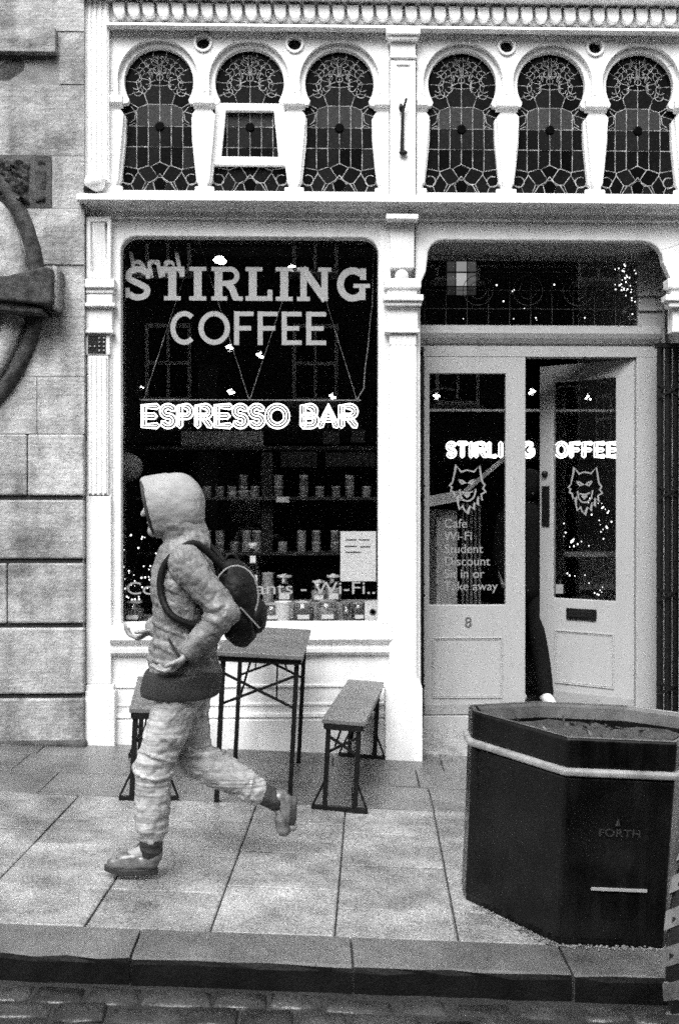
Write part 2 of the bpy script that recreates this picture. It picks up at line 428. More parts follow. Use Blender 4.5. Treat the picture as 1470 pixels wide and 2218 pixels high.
# ================================================================== STONE BUILDING (left)
SY = -0.10
sb = empty('stone_building', (fx(60), SY, 0), 'weathered pale sandstone building with carved round moulding left of the shop', 'building')
xe = fx(183, SY)
MB().box(-9, xe - .012, SY + .014, 4.5, -1, 7.5).build('wall', 'mortar', sb)
rows = [-330, -210, -60, 65, 118, 180, 335, 450, 572, 685, 815, 940]
def stone(x0, x1, z0, z1, yf, m='stone', rough=.010, g=.0022):
    """block with an uneven face"""
    b = MB(); nx = max(2, int((x1-x0)/.11)); nz = max(2, int((z1-z0)/.11)); vs = []
    x0 += g; x1 -= g; z0 += g; z1 -= g
    for j in range(nz+1):
        for i in range(nx+1):
            ed = i in (0, nx) or j in (0, nz)
            vs.append((x0 + (x1-x0)*i/nx, yf + (.006 if ed else random.uniform(-rough, rough)), z0 + (z1-z0)*j/nz))
    n = nx + 1; fs = [(j*n+i, j*n+i+1, (j+1)*n+i+1, (j+1)*n+i) for j in range(nz) for i in range(nx)]
    b.add(vs, fs, False)
    rim = [i for i in range(nx+1)] + [j*n+nx for j in range(1, nz+1)] + [nz*n+i for i in range(nx-1, -1, -1)] + [j*n for j in range(nz-1, 0, -1)]
    k = len(rim); b.add([vs[i] for i in rim] + [(vs[i][0], SY+.06, vs[i][2]) for i in rim], [(i, k+i, k+(i+1)%k, (i+1)%k) for i in range(k)])
    return b.build('stone', m, sb)
def sz(py): return fz(py, SY, 90)
for a, c in zip(rows[:-1], rows[1:]):
    z1, z0 = sz(a), sz(c)
    cuts = [xe]; x = xe
    pat = {65: [125, -60, -260, -500], 118: [128, 62, -150, -400], 335: [112, -120, -330], 815: [80, -160, -380]}.get(a)
    if pat: cuts += [fx(q, SY) for q in pat]
    else:
        while x > -3.4: x -= random.uniform(.42, .75); cuts.append(x)
    for k in range(len(cuts)-1):
        m = 'stone'; yf = SY + random.uniform(-.006, .006)
        if a == 65 and k == 1: yf -= .05
        if a == 118 and k >= 1: m = 'stonedark' if k != 1 else 'stone'; yf += .01
        if a == 335 and k == 1: m = 'stonedark'
        stone(cuts[k+1], cuts[k], z0, z1, yf, m)
low = [940, 1078, 1215, 1355, 1508, 1640]
for a, c in zip(low[:-1], low[1:]):
    z1, z0 = sz(a), sz(c)
    off = {940: 60, 1078: -190, 1215: 16, 1355: -240, 1508: -120}[a]
    cuts = [xe, fx(off, SY), fx(off, SY)-.9, fx(off, SY)-1.8, fx(off, SY)-2.7]
    MB().box(-4, xe-.02, SY+.006, SY+.0135, z0-.02, z0+.02).build('joint_shadow_gap', 'joint', sb)
    for k in range(4):
        b = MB(); g = .003 if k else .003
        b.box(cuts[k+1]+g, cuts[k]-g, SY-.012, SY+.05, z0 + (.015), z1 - (.015 if a != 940 else .003))
        b.build('stone', 'stone', sb, bevel=.012)
MB().box(-4, xe+.012, SY-.045, SY+.05, -.6, sz(1603)).build('plinth', 'stonedark', sb, bevel=.02)
# dark carved patches
def carved(px0, px1, py0, py1, proud):
    b = MB(); x0, x1, z0, z1 = fx(px0, SY), fx(px1, SY), sz(py1), sz(py0); nx, nz = max(3, int((px1-px0)/5)), max(3, int((py1-py0)/5)); vs = []
    for jj in range(nz+1):
        for ii in range(nx+1):
            ed = ii in (0, nx) or jj in (0, nz)
            vs.append((x0 + (x1-x0)*ii/nx + random.uniform(-.004, .004), SY - .008 - (0 if ed else random.uniform(0, proud)), z0 + (z1-z0)*jj/nz + random.uniform(-.004, .004)))
    n = nx+1; b.add(vs, [(jj*n+ii, jj*n+ii+1, (jj+1)*n+ii+1, (jj+1)*n+ii) for jj in range(nz) for ii in range(nx)], True)
    return b.build('carved_patch', 'soot', sb)
carved(-60, 64, 346, 442, .05); carved(77, 100, 366, 408, .008); carved(80, 98, 345, 352, .008); carved(78, 99, 420, 436, .02)

# big round moulding
rc = P(-288, 622, SY); k_ = 1/329.0
b = MB(); b.lathe(rc, [(.001, -.075)] + [(r_*k_, h) for r_, h in ((200, -.07), (284, -.052), (290, -.034), (295, -.034), (300, -.058), (318, -.060), (334, -.040), (338, .0))], 128, 'Y'); b.build('round_disc', 'stone', sb)
b = MB(); b.lathe(rc, [(r_*k_, h) for r_, h in ((339, .01), (341, -.015), (346, -.02), (351, -.05), (364, -.055), (371, -.03), (375, .02))], 128, 'Y'); b.build('outer_roll', 'soot', sb)  # dark outline: recess shadow round the disc painted with the soot stone
# the dark clasp across the ring
def pp(l, Y): return [(P(x, y, Y).x, P(x, y, Y).z) for x, y in l]
b = MB(); b.prism(pp([(-160, 600), (15, 596), (96, 576), (112, 580), (112, 652), (100, 658), (-160, 632)], SY-.22), XZ, SY-.22, SY+.02); b.build('clasp', 'soot', sb, bevel=.012)
b = MB(); b.prism(pp([(-160, 640), (10, 646), (92, 668), (92, 678), (-160, 660)], SY-.18), XZ, SY-.18, SY+.02); b.build('clasp_lip', 'soot', sb, bevel=.01)
b = MB(); b.prism(pp([(113, 572), (124, 578), (122, 664), (113, 668)], SY-.16), XZ, SY-.16, SY+.02); b.build('clasp_edge', 'stone', sb, bevel=.008)

# ================================================================== SHOP FRONT
sf = empty('shop_front', (fx(700), 0, 0), 'white painted Victorian timber shopfront with horseshoe windows and double doors', 'shopfront')
UX0, UX1 = fx(176), fx(1640)
ZG = -0.5
# brick core above and around so that no light leaks in
MB().box(UX0, 6.5, .35, .6, fz(505), 7.5).build('upper_wall', 'dark', sf)
MB().box(UX1 - .02, 6.5, -.02, 4.5, -1, 7.5).build('side_wall', 'white', sf)
MB().box(UX0+.01, UX1-.02, -.13, .35, fz(11), fz(11)+.28).build('top_cornice', 'white', sf, bevel=.01)
MB().box(UX0+.01, UX1-.02, -.05, .35, fz(11)+.28, 7.5).build('upper_fascia', 'white', sf)

# --- horseshoe windows
WCX = [345, 541, 735, 1000, 1192, 1383]
ZT = lambda py: fz(py, .05, 345)
S_ = (fx(745, .05) - fx(735, .05))/10             # metres per photograph pixel here
def horseshoe(grow=0.0):
    g = grow; pts = []
    r = 74 + g
    a0 = -32
    pts = [(r*math.cos(R(a)), 177 - r*math.sin(R(a))) for a in [a0 + (180 - 2*a0)*i/36 for i in range(37)]]
    right = [(66+g, 224), (82+g, 227), (85+g, 233), (79+g, 243), (70+g, 254), (71+g, 300), (77+g, 360), (81+g, 392), (85+g, 398), (84+g, 403), (76+g, 413+g*.3)]
    return [(x*S_, ZT(y)) for x, y in pts + [(-x, y) for x, y in right] + [(x, y) for x, y in right[::-1]]]
def circ(px, py, r, n=24): return [(fx(px, 0) + r*S_*math.cos(2*math.pi*i/n), fz(py, 0, 345) + r*S_*math.sin(2*math.pi*i/n)) for i in range(n)]
roundels = [(440, 91), (638, 91), (1096, 91), (1287, 91)]
def win_holes(bay, grow): return [[(x + fx(WCX[i], .05), z) for x, z in horseshoe(grow)] for i in bay]
for bay, xa, xb, rd in (((0, 1, 2), fx(236), fx(842), roundels[:2]), ((3, 4, 5), fx(902), UX1 - .03, roundels[2:])):
    za, zb = fz(427, 0, 345), fz(60, 0, 345)
    outer = [(xa, za), (xb, za), (xb, zb), (xa, zb)]
    def face_holes():
        hs = []
        for i in bay:                               # arched upper surround stands proud
            cx = fx(WCX[i], .05)
            ring = [(cx + 86*S_*math.cos(R(a)), ZT(177) + 86*S_*math.sin(R(a))) for a in [-8 + 196*k/30 for k in range(31)]]
            hw = [(cx - 85*S_, ZT(218)), (cx - 88*S_, ZT(232)), (cx - 73*S_, ZT(252)), (cx - 85*S_, ZT(392)), (cx - 90*S_, ZT(402)), (cx - 90*S_, ZT(417)),
                  (cx + 90*S_, ZT(417)), (cx + 90*S_, ZT(402)), (cx + 85*S_, ZT(392)), (cx + 73*S_, ZT(252)), (cx + 88*S_, ZT(232)), (cx + 85*S_, ZT(218))]
            hs.append(ring + hw)
        return hs
    MB().plate(outer, face_holes() + [circ(x, y, 14) for x, y in rd], XZ, 0.0, .038).build('arcade_face', 'white', sf, bevel=.006)
    MB().plate(outer, win_holes(bay, 0), XZ, .04, .10).build('arcade_frame', 'white', sf, bevel=.006)
for x, y in roundels:
    c = Vector((fx(x), -.001, fz(y, 0, 345)))
    o = [(c.x + 20*S_*math.cos(t*math.pi/12), c.z + 20*S_*math.sin(t*math.pi/12)) for t in range(24)]
    h = [(c.x + 14.5*S_*math.cos(t*math.pi/12), c.z + 14.5*S_*math.sin(t*math.pi/12)) for t in range(24)]
    MB().plate(o, [h], XZ, -.014, -.001).build('roundel_ring', 'white', sf, bevel=.004)
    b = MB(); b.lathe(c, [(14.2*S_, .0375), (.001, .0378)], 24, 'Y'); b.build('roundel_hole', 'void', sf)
# shallow vertical ticks above each impost, and the imposts
for q in (243, 443, 638, 822, 912, 1096, 1287, 1478):
    pxbox(MB(), q-2, q+2, 150, 195, -.006, -.001, 345).build('impost_bead', 'white', sf)
for q0, q1 in ((236, 268), (420, 466), (614, 660), (810, 842), (902, 926), (1072, 1120), (1264, 1312), (1456, 1500)):
    b = MB(); z0, z1 = fz(221, -.03, 345), fz(207, -.03, 345)
    b.mould([(-.001, z0-.03), (-.012, z0-.012), (-.034, z0), (-.040, z1-.008), (-.036, z1), (-.001, z1+.004)], fx(q0), fx(q1)); b.build('impost', 'white', sf)
    pxbox(MB(), q0+2, q1-2, 402, 424, -.024, -.001, 345).build('mullion_base', 'white', sf, bevel=.008)
# stained glass: cells round hand-set seeds, the same drawing in each window
def clip(poly, n, d):
    out = []
    for i in range(len(poly)):
        a, c = poly[i], poly[(i+1) % len(poly)]
        da, dc = n[0]*a[0] + n[1]*a[1] - d, n[0]*c[0] + n[1]*c[1] - d
        if da <= 0: out.append(a)
        if (da < 0 < dc) or (dc < 0 < da):
            t = da/(da - dc); out.append((a[0] + (c[0]-a[0])*t, a[1] + (c[1]-a[1])*t))
    return out
seeds = []
for k in range(11): a = R(-32 + 244*k/10); seeds.append((61*math.cos(a), 177 - 61*math.sin(a), 'd'))
for k in range(6): a = R(-2 + 184*k/5); seeds.append((36*math.cos(a), 176 - 38*math.sin(a), 'd'))
seeds += [(-9, 163, 'b'), (9, 163, 'b'), (0, 122, 'd'), (-12, 196, 'm'), (12, 196, 'm'), (-66, 233, 'd'), (66, 233, 'd')]
for y, t in ((246, 'l'), (291, 'm'), (336, 'd')):
    for x in (-62, -37, -12.5, 12.5, 37, 62): seeds.append((x, y, t if abs(x) < 50 else 'm'))
seeds += [(-70, 380, 'd'), (70, 380, 'd'), (-22, 376, 'd'), (22, 376, 'd'), (0, 362, 'b'), (-46, 394, 'd'), (46, 394, 'd'), (0, 398, 'b'), (-24, 404, 'm'), (24, 404, 'm'), (-74, 406, 'm'), (74, 406, 'm')]
tone = {'d': mat('dark stained glass', .004, .3, var=.4, vscale=40, objvar=.6, spec=.05), 'b': mat('black stained glass', .0015, .3, spec=.04),
        'm': mat('smoky stained glass', .008, .35, var=.4, vscale=60, objvar=.6, spec=.05), 'l': mat('pale stained glass', .036, .4, var=.4, vscale=70, objvar=.35, spec=.05)}
cells = []; came = set()
bb = [(-92, 98), (92, 98), (92, 418), (-92, 418)]
for i, (x, y, t) in enumerate(seeds):
    poly = bb
    for j, (u, v, _) in enumerate(seeds):
        if i == j: continue
        n = (u - x, v - y); d = (u*u + v*v - x*x - y*y)/2; poly = clip(poly, n, d)
        if not poly: break
    if len(poly) < 3: continue
    cells.append((poly, t))
    for k in range(len(poly)):
        a, c = poly[k], poly[(k+1) % len(poly)]
        a = (round(a[0], 1), round(a[1], 1)); c = (round(c[0], 1), round(c[1], 1))
        if a != c and not (abs(a[0]) > 91 and abs(c[0]) > 91): came.add(tuple(sorted((a, c))))
pane_me = []
wc0 = ZT(260)
def toL(x, y, t): return Vector((x*S_, t, ZT(y) - wc0))
for poly, t in cells:
    cx = sum(p[0] for p in poly)/len(poly); cy = sum(p[1] for p in poly)/len(poly)
    tl = random.uniform(-.00012, .00012), random.uniform(-.00012, .00012)
    vs = [toL(x, y, tl[0]*(x-cx) + tl[1]*(y-cy)) - toL(cx, cy, 0) for x, y in poly]
    vs += [v + Vector((0, .004, 0)) for v in vs]; n = len(poly)
    me = bpy.data.meshes.new('pane'); me.from_pydata(vs, [], [tuple(range(n)), tuple(range(n, 2*n))[::-1]] + [(i, n+i, n+(i+1)%n, (i+1)%n) for i in range(n)])
    me.materials.append(tone[t]); pane_me.append((me, toL(cx, cy, 0)))
cb = MB()
for a, c in came: cb.tube([toL(a[0], a[1], 0), toL(c[0], c[1], 0)], .0023, 5)
def curl(l, r=.0024):
    for s in (-1, 1): cb.tube([toL(s*x, y, -.002) for x, y in l], r, 5)
curl([(3, 112), (4, 130), (3, 150), (0, 154)]); curl([(3, 130), (12, 122), (16, 112)]); curl(arc(0, 162, 7, 7, 90, -90, 6)); curl([(8, 168), (18, 172), (24, 182)])
for k in range(7):
    a = R(-20 + 100*k/6); cx, cy = 50*math.cos(a), 176 - 50*math.sin(a); curl(arc(cx, cy, 10, 10, 40*k, 40*k + 220, 8))
for k in range(5):
    a = R(-10 + 88*k/4); cx, cy = 28*math.cos(a), 176 - 30*math.sin(a); curl(arc(cx, cy, 8, 8, 70*k, 70*k + 200, 8))
curl(arc(30, 412, 32, 44, 0, 180, 12)); curl(arc(30, 412, 20, 28, 0, 180, 10)); curl([(0, 372), (10, 384), (24, 392), (34, 408)]); curl(arc(68, 384, 12, 12, 0, 300, 10)); curl([(62, 226), (52, 238), (54, 254), (64, 262)]); curl([(48, 270), (54, 262), (66, 268)])
cme = bpy.data.meshes.new('lead_came'); cme.from_pydata(cb.v, [], cb.f); cme.materials.append(MT['lead'])
rb = MB(); rb.lathe((0, 0, 0), [(.001, -.010), (8*S_, -.010), (10*S_, -.006), (10*S_, .004)], 16, 'Y')
rme = bpy.data.meshes.new('bullseye'); rme.from_pydata(rb.v, [], rb.f); rme.materials.append(tone['b'])
GYW = .085
for i, w in enumerate(WCX):
    c = Vector((fx(w, .05), GYW, wc0))
    part = MB().box(c.x - 92*S_, c.x + 92*S_, GYW+.03, GYW+.04, ZT(420), ZT(96)).build('stained_glass_window', 'void', sf)
    for me, off in pane_me: link('pane', me, part, c + off)
    link('lead_came', cme, part, c)
    link('bullseye', rme, part, c + toL(0, 269, 0))
    if i == 1:
        tz = lambda l: [(c.x + (x - 541)*S_, ZT(y)) for x, y in l]
        MB().plate(tz([(458, 356), (624, 356), (616, 221), (468, 221)]), [tz([(480, 337), (603, 337), (593, 238), (490, 238)])], XZ, .045, .082).build('vent_frame', 'white', part, bevel=.006)

# --- cornices and fascia
def front_prof(l): return [(y, fz(py, y, 345)) for y, py in l]
b = MB(); b.mould(front_prof([(-.002, 416), (-.16, 421), (-.17, 424), (-.17, 432), (-.155, 435)]) + [(-.07, fz(435, -.155, 345)), (-.06, fz(435, -.155, 345) - .012), (-.035, fz(435, -.155, 345) - .03), (-.03, fz(474)), (-.002, fz(476)), (.05, fz(476)), (.05, fz(416))], UX0 + .012, UX1 - .03); b.build('middle_cornice', 'white', sf, weld=True)
b = MB(); b.mould(front_prof([(-.002, 47), (-.085, 49), (-.09, 53), (-.075, 55)]) + [(-.02, fz(55, -.075, 345)), (-.012, fz(62)), (-.002, fz(64))] + [(.05, fz(64)), (.05, fz(47))], fx(236), UX1 - .03); b.build('frieze_moulding', 'white', sf)
MB().box(fx(236), UX1-.03, -.012, .05, fz(47.5, 0, 345), fz(8)).build('frieze_band', 'white', sf)
dent = MB(); w_ = 31.2/329; 
pts = [(-w_*.40, .055), (-w_*.40, .0)] + [(w_*.40*math.cos(R(180+180*i/8)) , -.0 + .042*math.sin(R(180+180*i/8))) for i in range(1, 8)] + [(w_*.40, .0), (w_*.40, .055)]
dent.prism(pts, lambda u, v, t: Vector((u + .35*(.055 - v)*0.25, t, v)), -.055, 0)
dme = None
x = fx(262); k = 0
while x < UX1 - .1:
    if dme is None:
        o = dent.build('dentil', 'white', None, bevel=.006); dme = o.data; bpy.data.objects.remove(o)
    o = link('dentil', dme, sf, Vector((x, -.040, fz(31, 0, 345)))); x += w_
    bv = o.modifiers.new('bevel', 'BEVEL'); bv.width = .007; bv.segments = 2
# --- left pilaster: reeded above and below
def reeded(px0, px1, py0, py1, Y, nre, name):
    b = MB(); pxbox(b, px0, px1, py0, py1, Y, Y+.07)
    x0, x1 = fx(px0, Y), fx(px1, Y); z0, z1 = fz(py1, Y, px0), fz(py0, Y, px0)
    for i in range(nre):
        x = x0 + (x1-x0)*(i + .5)/nre
        b.tube([(x, Y, z0+.01), (x, Y, z1-.01)], (x1-x0)/nre*.36, 10)
    return b.build(name, 'white', sf)
MB().box(UX0, fx(240), -.015, .10, fz(428), fz(-10)).build('corner_board', 'white', sf)
reeded(178, 236, -5, 392, -.05, 5, 'reeded_pilaster')
MB().box(UX0, fx(243), -.015, .12, -.5, fz(474)).build('corner_post', 'white', sf)
reeded(190, 234, 770, 1072, -.05, 4, 'reeded_pilaster')
def stack(name, items, ref):
    b = MB()
    for (a, c, y0, y1, Y) in items: pxbox(b, a, c, y0, y1, Y, Y + .10, ref)
    return b.build(name, 'white', sf, bevel=.006)
stack('pilaster_shaft', [(186, 240, 1074, 1482, -.045)], 210); stack('pilaster_neck', [(186, 238, 722, 768, -.045)], 210)
stack('pilaster_base', [(183, 248, 1497, 1660, -.075), (185, 245, 1484, 1496.5, -.062)], 210)
stack('pilaster_capital', [(184, 248, 603, 622, -.09), (186, 246, 622.5, 634, -.07), (187, 244, 634.5, 662, -.06), (184, 249, 655, 663, -.085), (186, 243, 664, 716, -.05), (184, 246, 714, 721, -.07)], 210)
b = MB(); b.plate(pp([(186, 602), (240, 602), (240, 468), (186, 468)], -.06), [pp([(196, 590), (232, 590), (232, 480), (196, 480)], -.06)], XZ, -.06, .02); b.build('console_frame', 'white', sf, bevel=.008)
MB().hexa([Vector((fx(196), -.012, fz(590))), Vector((fx(232), -.012, fz(590))), Vector((fx(232), -.01, fz(588))), Vector((fx(196), -.01, fz(588))),
           Vector((fx(206), -.055, fz(482))), Vector((fx(230), -.055, fz(482))), Vector((fx(232), -.01, fz(482))), Vector((fx(196), -.01, fz(482)))]).build('console', 'white', sf)
# vent grille
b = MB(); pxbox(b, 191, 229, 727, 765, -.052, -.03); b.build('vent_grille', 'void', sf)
b = MB()
for i in range(4):
    for j in range(4):
        if random.random() < .6: b.ball(P(195 + i*10, 732 + j*9, -.056), .007, 6)
b.build('vent_fretwork', 'lead', sf)
# --- central column
stack('upper_pilaster', [(845, 900, 60, 428, -.045), (836, 910, 57, 72, -.10), (840, 905, 72.5, 84, -.08), (843, 902, 118, 124, -.06)], 872)
stack('pilaster_rosette', [(858, 887, 132, 140, -.055)], 872)
stack('column_console', [(845, 897, 476, 580, -.05), (836, 906, 462, 474, -.13)], 872)
b = MB(); c = P(870, 597, -.07); b.ball(c, .045, 14, (1, .6, .9)); b.build('column_boss', 'white', sf)
stack('column_capital', [(832, 912, 602, 622, -.10), (838, 903, 622.5, 636, -.075), (830, 917, 637, 650, -.13), (834, 913, 650.5, 661, -.11), (836, 908, 661.5, 668, -.08), (838, 905, 668.5, 712, -.07), (833, 909, 711, 720, -.095)], 872)
stack('column_shaft', [(843, 902, 720.5, 1484, -.065), (822, 846, 500, 1350, -.012), (845, 900, 722, 1480, -.069)], 872)
b = MB()
for i in range(6): b.tube([(fx(846 + i*10.5, -.07), -.066, fz(745, -.07)), (fx(846 + i*10.5, -.07), -.066, fz(726, -.07))], .008, 8)
b.build('column_fluting', 'white', sf)
b = MB(); b.hexa([P(834, 1490, -.13), P(915, 1490, -.13), Vector((fx(915, -.13), .02, fz(1490, -.13))), Vector((fx(834, -.13), .02, fz(1490, -.13))),
                  P(843, 1470, -.07), P(904, 1470, -.07), Vector((fx(904, -.07), .02, fz(1470, -.07))), Vector((fx(843, -.07), .02, fz(1470, -.07)))])
b.box(fx(834, -.13), fx(915, -.13), -.13, .05, -.6, fz(1490.5, -.13, 872)); b.build('column_base', 'white', sf, bevel=.006)
# --- right column, mostly out of frame
stack('right_column', [(1482, 1540, 720, 1700, -.06), (1446, 1540, 602, 622, -.10), (1452, 1534, 622.5, 636, -.075), (1442, 1545, 637, 650, -.13), (1448, 1540, 650.5, 664, -.11), (1456, 1532, 664.5, 719, -.07)], 1450)
stack('right_pilaster', [(1484, 1540, 60, 428, -.045), (1484, 1540, 476, 600, -.05)], 1450)
# --- display window surround, sill and stall riser
za, zb = fz(1362), fz(470)
MB().plate([(fx(238), za), (fx(846), za), (fx(846), zb), (fx(238), zb)], [rrect(fx(262), fx(819), fz(1352), fz(513), 34*S_)], XZ, 0, .085).build('window_surround', 'white', sf, bevel=.012, seg=3)
b = MB(); b.mould([(.09, fz(1349)), (-.02, fz(1353)), (-.075, fz(1357, -.075)), (-.08, fz(1386, -.08)), (-.07, fz(1391, -.07)), (-.045, fz(1396, -.045)), (-.04, fz(1402, -.04)), (-.055, fz(1405, -.055)), (-.05, fz(1414, -.05)), (-.012, fz(1421, -.012)), (.09, fz(1421))], fx(242), fx(846)); b.build('window_sill', 'white', sf)
MB().box(fx(240), fx(846), -.004, .12, -.6, fz(1420)).build('stall_riser', 'white', sf)
b = MB(); b.mould([(.0, fz(1543)), (-.025, fz(1546)), (-.03, fz(1552)), (-.016, fz(1556)), (-.026, fz(1560)), (-.026, fz(1700)), (.0, fz(1700))], fx(248), fx(840)); b.build('riser_skirting', 'white', sf)
b = MB(); b.mould([(-.003, fz(1482)), (-.014, fz(1484)), (-.014, fz(1488)), (-.003, fz(1490))], fx(250), fx(840)); b.mould([(-.003, fz(1522)), (-.012, fz(1524)), (-.012, fz(1528)), (-.003, fz(1530))], fx(250), fx(840)); b.build('riser_beading', 'white', sf)
pane = MB().box(fx(250), fx(832), .092, .100, fz(1354), fz(500)).build('window_pane', 'glass', sf)
# --- door bay surround
za, zb = -.6, fz(470)
DO0, DO1 = fx(912), fx(1462)
arch = [(DO0, -.7), (DO1, -.7), (DO1 + 16*S_, fz(640, 0, 1450)), (fx(1456), fz(610, 0, 1450))] + [(fx(1436) - 46*S_ + 46*S_*math.cos(R(90)*i/8), fz(520, 0, 1190) - 46*S_ + 46*S_*math.sin(R(90)*i/8)) for i in range(9)] + \
       [(fx(926) + 34*S_ - 34*S_*math.sin(R(90)*i/8), fz(520, 0, 1190) - 34*S_ + 34*S_*math.cos(R(90)*i/8)) for i in range(9)] + [(fx(922), fz(585)), (DO0 - 2*S_, fz(612))]
outer = [(fx(898), -.6), (DO0, -.6)] + arch[2:][:0]
b = MB()
left_side = [(fx(899), -.6), (DO0, -.6)]
poly = [(fx(899), zb), (fx(899), -.6), (DO0, -.6)] + arch[::-1][0:0] + list(reversed(arch[2:])) + [(DO1 + 16*S_, -.6), (UX1 - .04, -.6), (UX1 - .04, zb)]
b.plate(poly, [], XZ, .002, .075); b.build('doorway_surround', 'white', sf, bevel=.01)
DY = .36
b = MB(); b.box(fx(926), fx(1436), .076, .55, fz(520, 0, 1190), fz(520, 0, 1190) + .05); b.build('doorway_soffit', 'cream', sf)
MB().box(DO0 - .06, DO0 - .004, .076, DY + .06, -.6, fz(500)).build('doorway_jamb', 'cream', sf)
MB().box(fx(1480, .08) + .02, fx(1480, .08) + .075, .076, DY + .06, -.6, fz(500)).build('doorway_jamb', 'cream', sf)
# transom light with its rounded bar frame
dz = lambda py: fz(py, DY, 1150)
dx = lambda px: fx(px, DY)
b = MB(); b.plate([(dx(896), dz(748)), (dx(1440), dz(748)), (dx(1440), dz(470)), (dx(896), dz(470))], [rrect(dx(904), dx(1381), dz(706), dz(545), 28*S_)], XZ, DY, DY + .05); b.build('transom_frame', 'cream', sf, bevel=.008)
MB().box(dx(898), dx(1390), DY + .02, DY + .026, dz(712), dz(535)).build('transom_pane', 'glass', sf)
b = MB(); b.mould([(DY, dz(704)), (DY - .045, dz(708)), (DY - .05, dz(724)), (DY - .035, dz(734)), (DY - .012, dz(744)), (DY, dz(746))], dx(896), dx(1425)); b.build('transom_bar', 'cream', sf)
tl = MB(); tY = DY + .017
for q in range(920, 1380, 46): tl.tube([(dx(q), tY, dz(704)), (dx(q), tY, dz(548))], .0022, 5)
for q in (588, 628, 668): tl.tube([(dx(906), tY - .004, dz(q)), (dx(1379), tY - .004, dz(q))], .0022, 5)
for q in (1035, 1143, 1251): tl.tube([(dx(q) + .105*math.cos(R(a)), tY - .008, dz(628) + .105*math.sin(R(a))) for a in range(0, 360, 15)], .0026, 5, True); tl.tube([(dx(q) + .06*math.cos(R(a)), tY - .008, dz(628) + .06*math.sin(R(a))) for a in range(0, 360, 20)], .0022, 5, True)
tl.build('transom_leading', mat('dull lead', .05, .6), sf)
stack_c = MB(); pxbox(stack_c, 1382, 1432, 632, 640, DY-.02, DY-.001); pxbox(stack_c, 1382, 1432, 664, 672, DY-.02, DY-.001); stack_c.build('transom_moulding', 'cream', sf)
# door frame: head and right post
MB().box(dx(896), dx(1440), DY + .002, DY + .10, dz(772), dz(748.5)).build('door_head', 'cream', sf)
MB().box(dx(1378), dx(1440), DY + .002, DY + .10, -.6, dz(772.5)).build('door_post', 'cream', sf, bevel=.006)
MB().box(dx(896), dx(917), DY + .002, DY + .10, -.6, dz(772.5)).build('door_post', 'cream', sf)
# closed leaf
ZB = dz(1548)
leaf = MB(); leaf.plate([(dx(918), ZB), (dx(1138), ZB), (dx(1138), dz(773)), (dx(918), dz(773))], [[(dx(930), dz(1310)), (dx(1095), dz(1310)), (dx(1095), dz(809)), (dx(930), dz(809))]], XZ, DY + .005, DY + .05)
leaf = leaf.build('door', 'cream', sf, bevel=.005)
MB().box(dx(926), dx(1099), DY + .024, DY + .030, dz(1314), dz(805)).build('glass_pane', 'glass', leaf)
def panel(mbx, x0, x1, z0, z1, fmap, t):
    for (i, tt) in ((0, t-.008), (.012, t-.003)):
        o = [(x0+i, z0+i), (x1-i, z0+i), (x1-i, z1-i), (x0+i, z1-i)]; j = i + .010
        mbx.plate(o, [[(x0+j, z0+j), (x1-j, z0+j), (x1-j, z1-j), (x0+j, z1-j)]], fmap, tt, t + .001)
b = MB(); panel(b, dx(936), dx(1088), dz(1512), dz(1380), XZ, DY + .005); b.build('raised_panel', 'cream', leaf, bevel=.003)
MB().box(dx(919), dx(1137), DY - .006, DY + .004, ZB + .003, dz(1524)).build('kick_board', 'kick', leaf, bevel=.003)
t8 = text_mesh('8', .105, lambda u, v, t: Vector((dx(1014) + u, DY + .003 - t, dz(1359) + v)), .003, 'CENTER'); t8.build('door_number', 'ink', leaf)
# open leaf
HG = Vector((dx(1375), DY + .02, 0)); FR = Vector((fx(1168, DY + .45), DY + .45, 0))
ud = (HG - FR); LW = ud.length; ud.normalize(); nd = Vector((ud.y, -ud.x, 0))
OD = lambda u, v, t: FR + ud*u - nd*(-t)*1.0 + Vector((0, 0, v)) if False else FR + ud*u + nd*(-t) + Vector((0, 0, v))
zb2, zt2 = dz(1545), dz(774)
g0, g1, gz0, gz1 = LW*.155, LW*.815, dz(1306), dz(812)
door2 = MB().plate([(0, zb2), (LW, zb2), (LW, zt2), (0, zt2)], [[(g0, gz0), (g1, gz0), (g1, gz1), (g0, gz1)]], OD, 0, .045).build('door', 'cream', sf, bevel=.005)
door2['label'] = 'right hand door leaf standing open inward'
MB().prism([(g0-.01, gz0-.01), (g1+.01, gz0-.01), (g1+.01, gz1+.01), (g0-.01, gz1+.01)], OD, .019, .025).build('glass_pane', 'glass', door2)
b = MB(); panel(b, LW*.17, LW*.80, dz(1500), dz(1378), OD, 0); b.build('raised_panel', 'cream', door2, bevel=.003)
MB().prism([(.004, zb2 + .003), (LW-.004, zb2 + .003), (LW-.004, dz(1518)), (.004, dz(1518))], OD, -.008, -.001).build('kick_plate', 'grey', door2)
lb0, lb1, lz0, lz1 = LW*.30, LW*.62, dz(1352), dz(1327)
MB().prism([(lb0, lz0), (lb1, lz0), (lb1, lz1), (lb0, lz1)], OD, -.012, -.001).build('letter_plate', 'black', door2, bevel=.003)
MB().prism([(lb0+.02, lz0+.018), (lb1-.02, lz0+.018), (lb1-.02, lz1-.018), (lb0+.02, lz1-.018)], OD, -.017, -.0125).build('letter_flap', MT['iron'], door2, bevel=.003)
b = MB(); b.lathe(OD(LW*.06, dz(1022), -.004), [(.001, -.02), (.02, -.02), (.024, .0), (.024, .004)], 14, 'Y'); b.build('lock', 'black', door2)
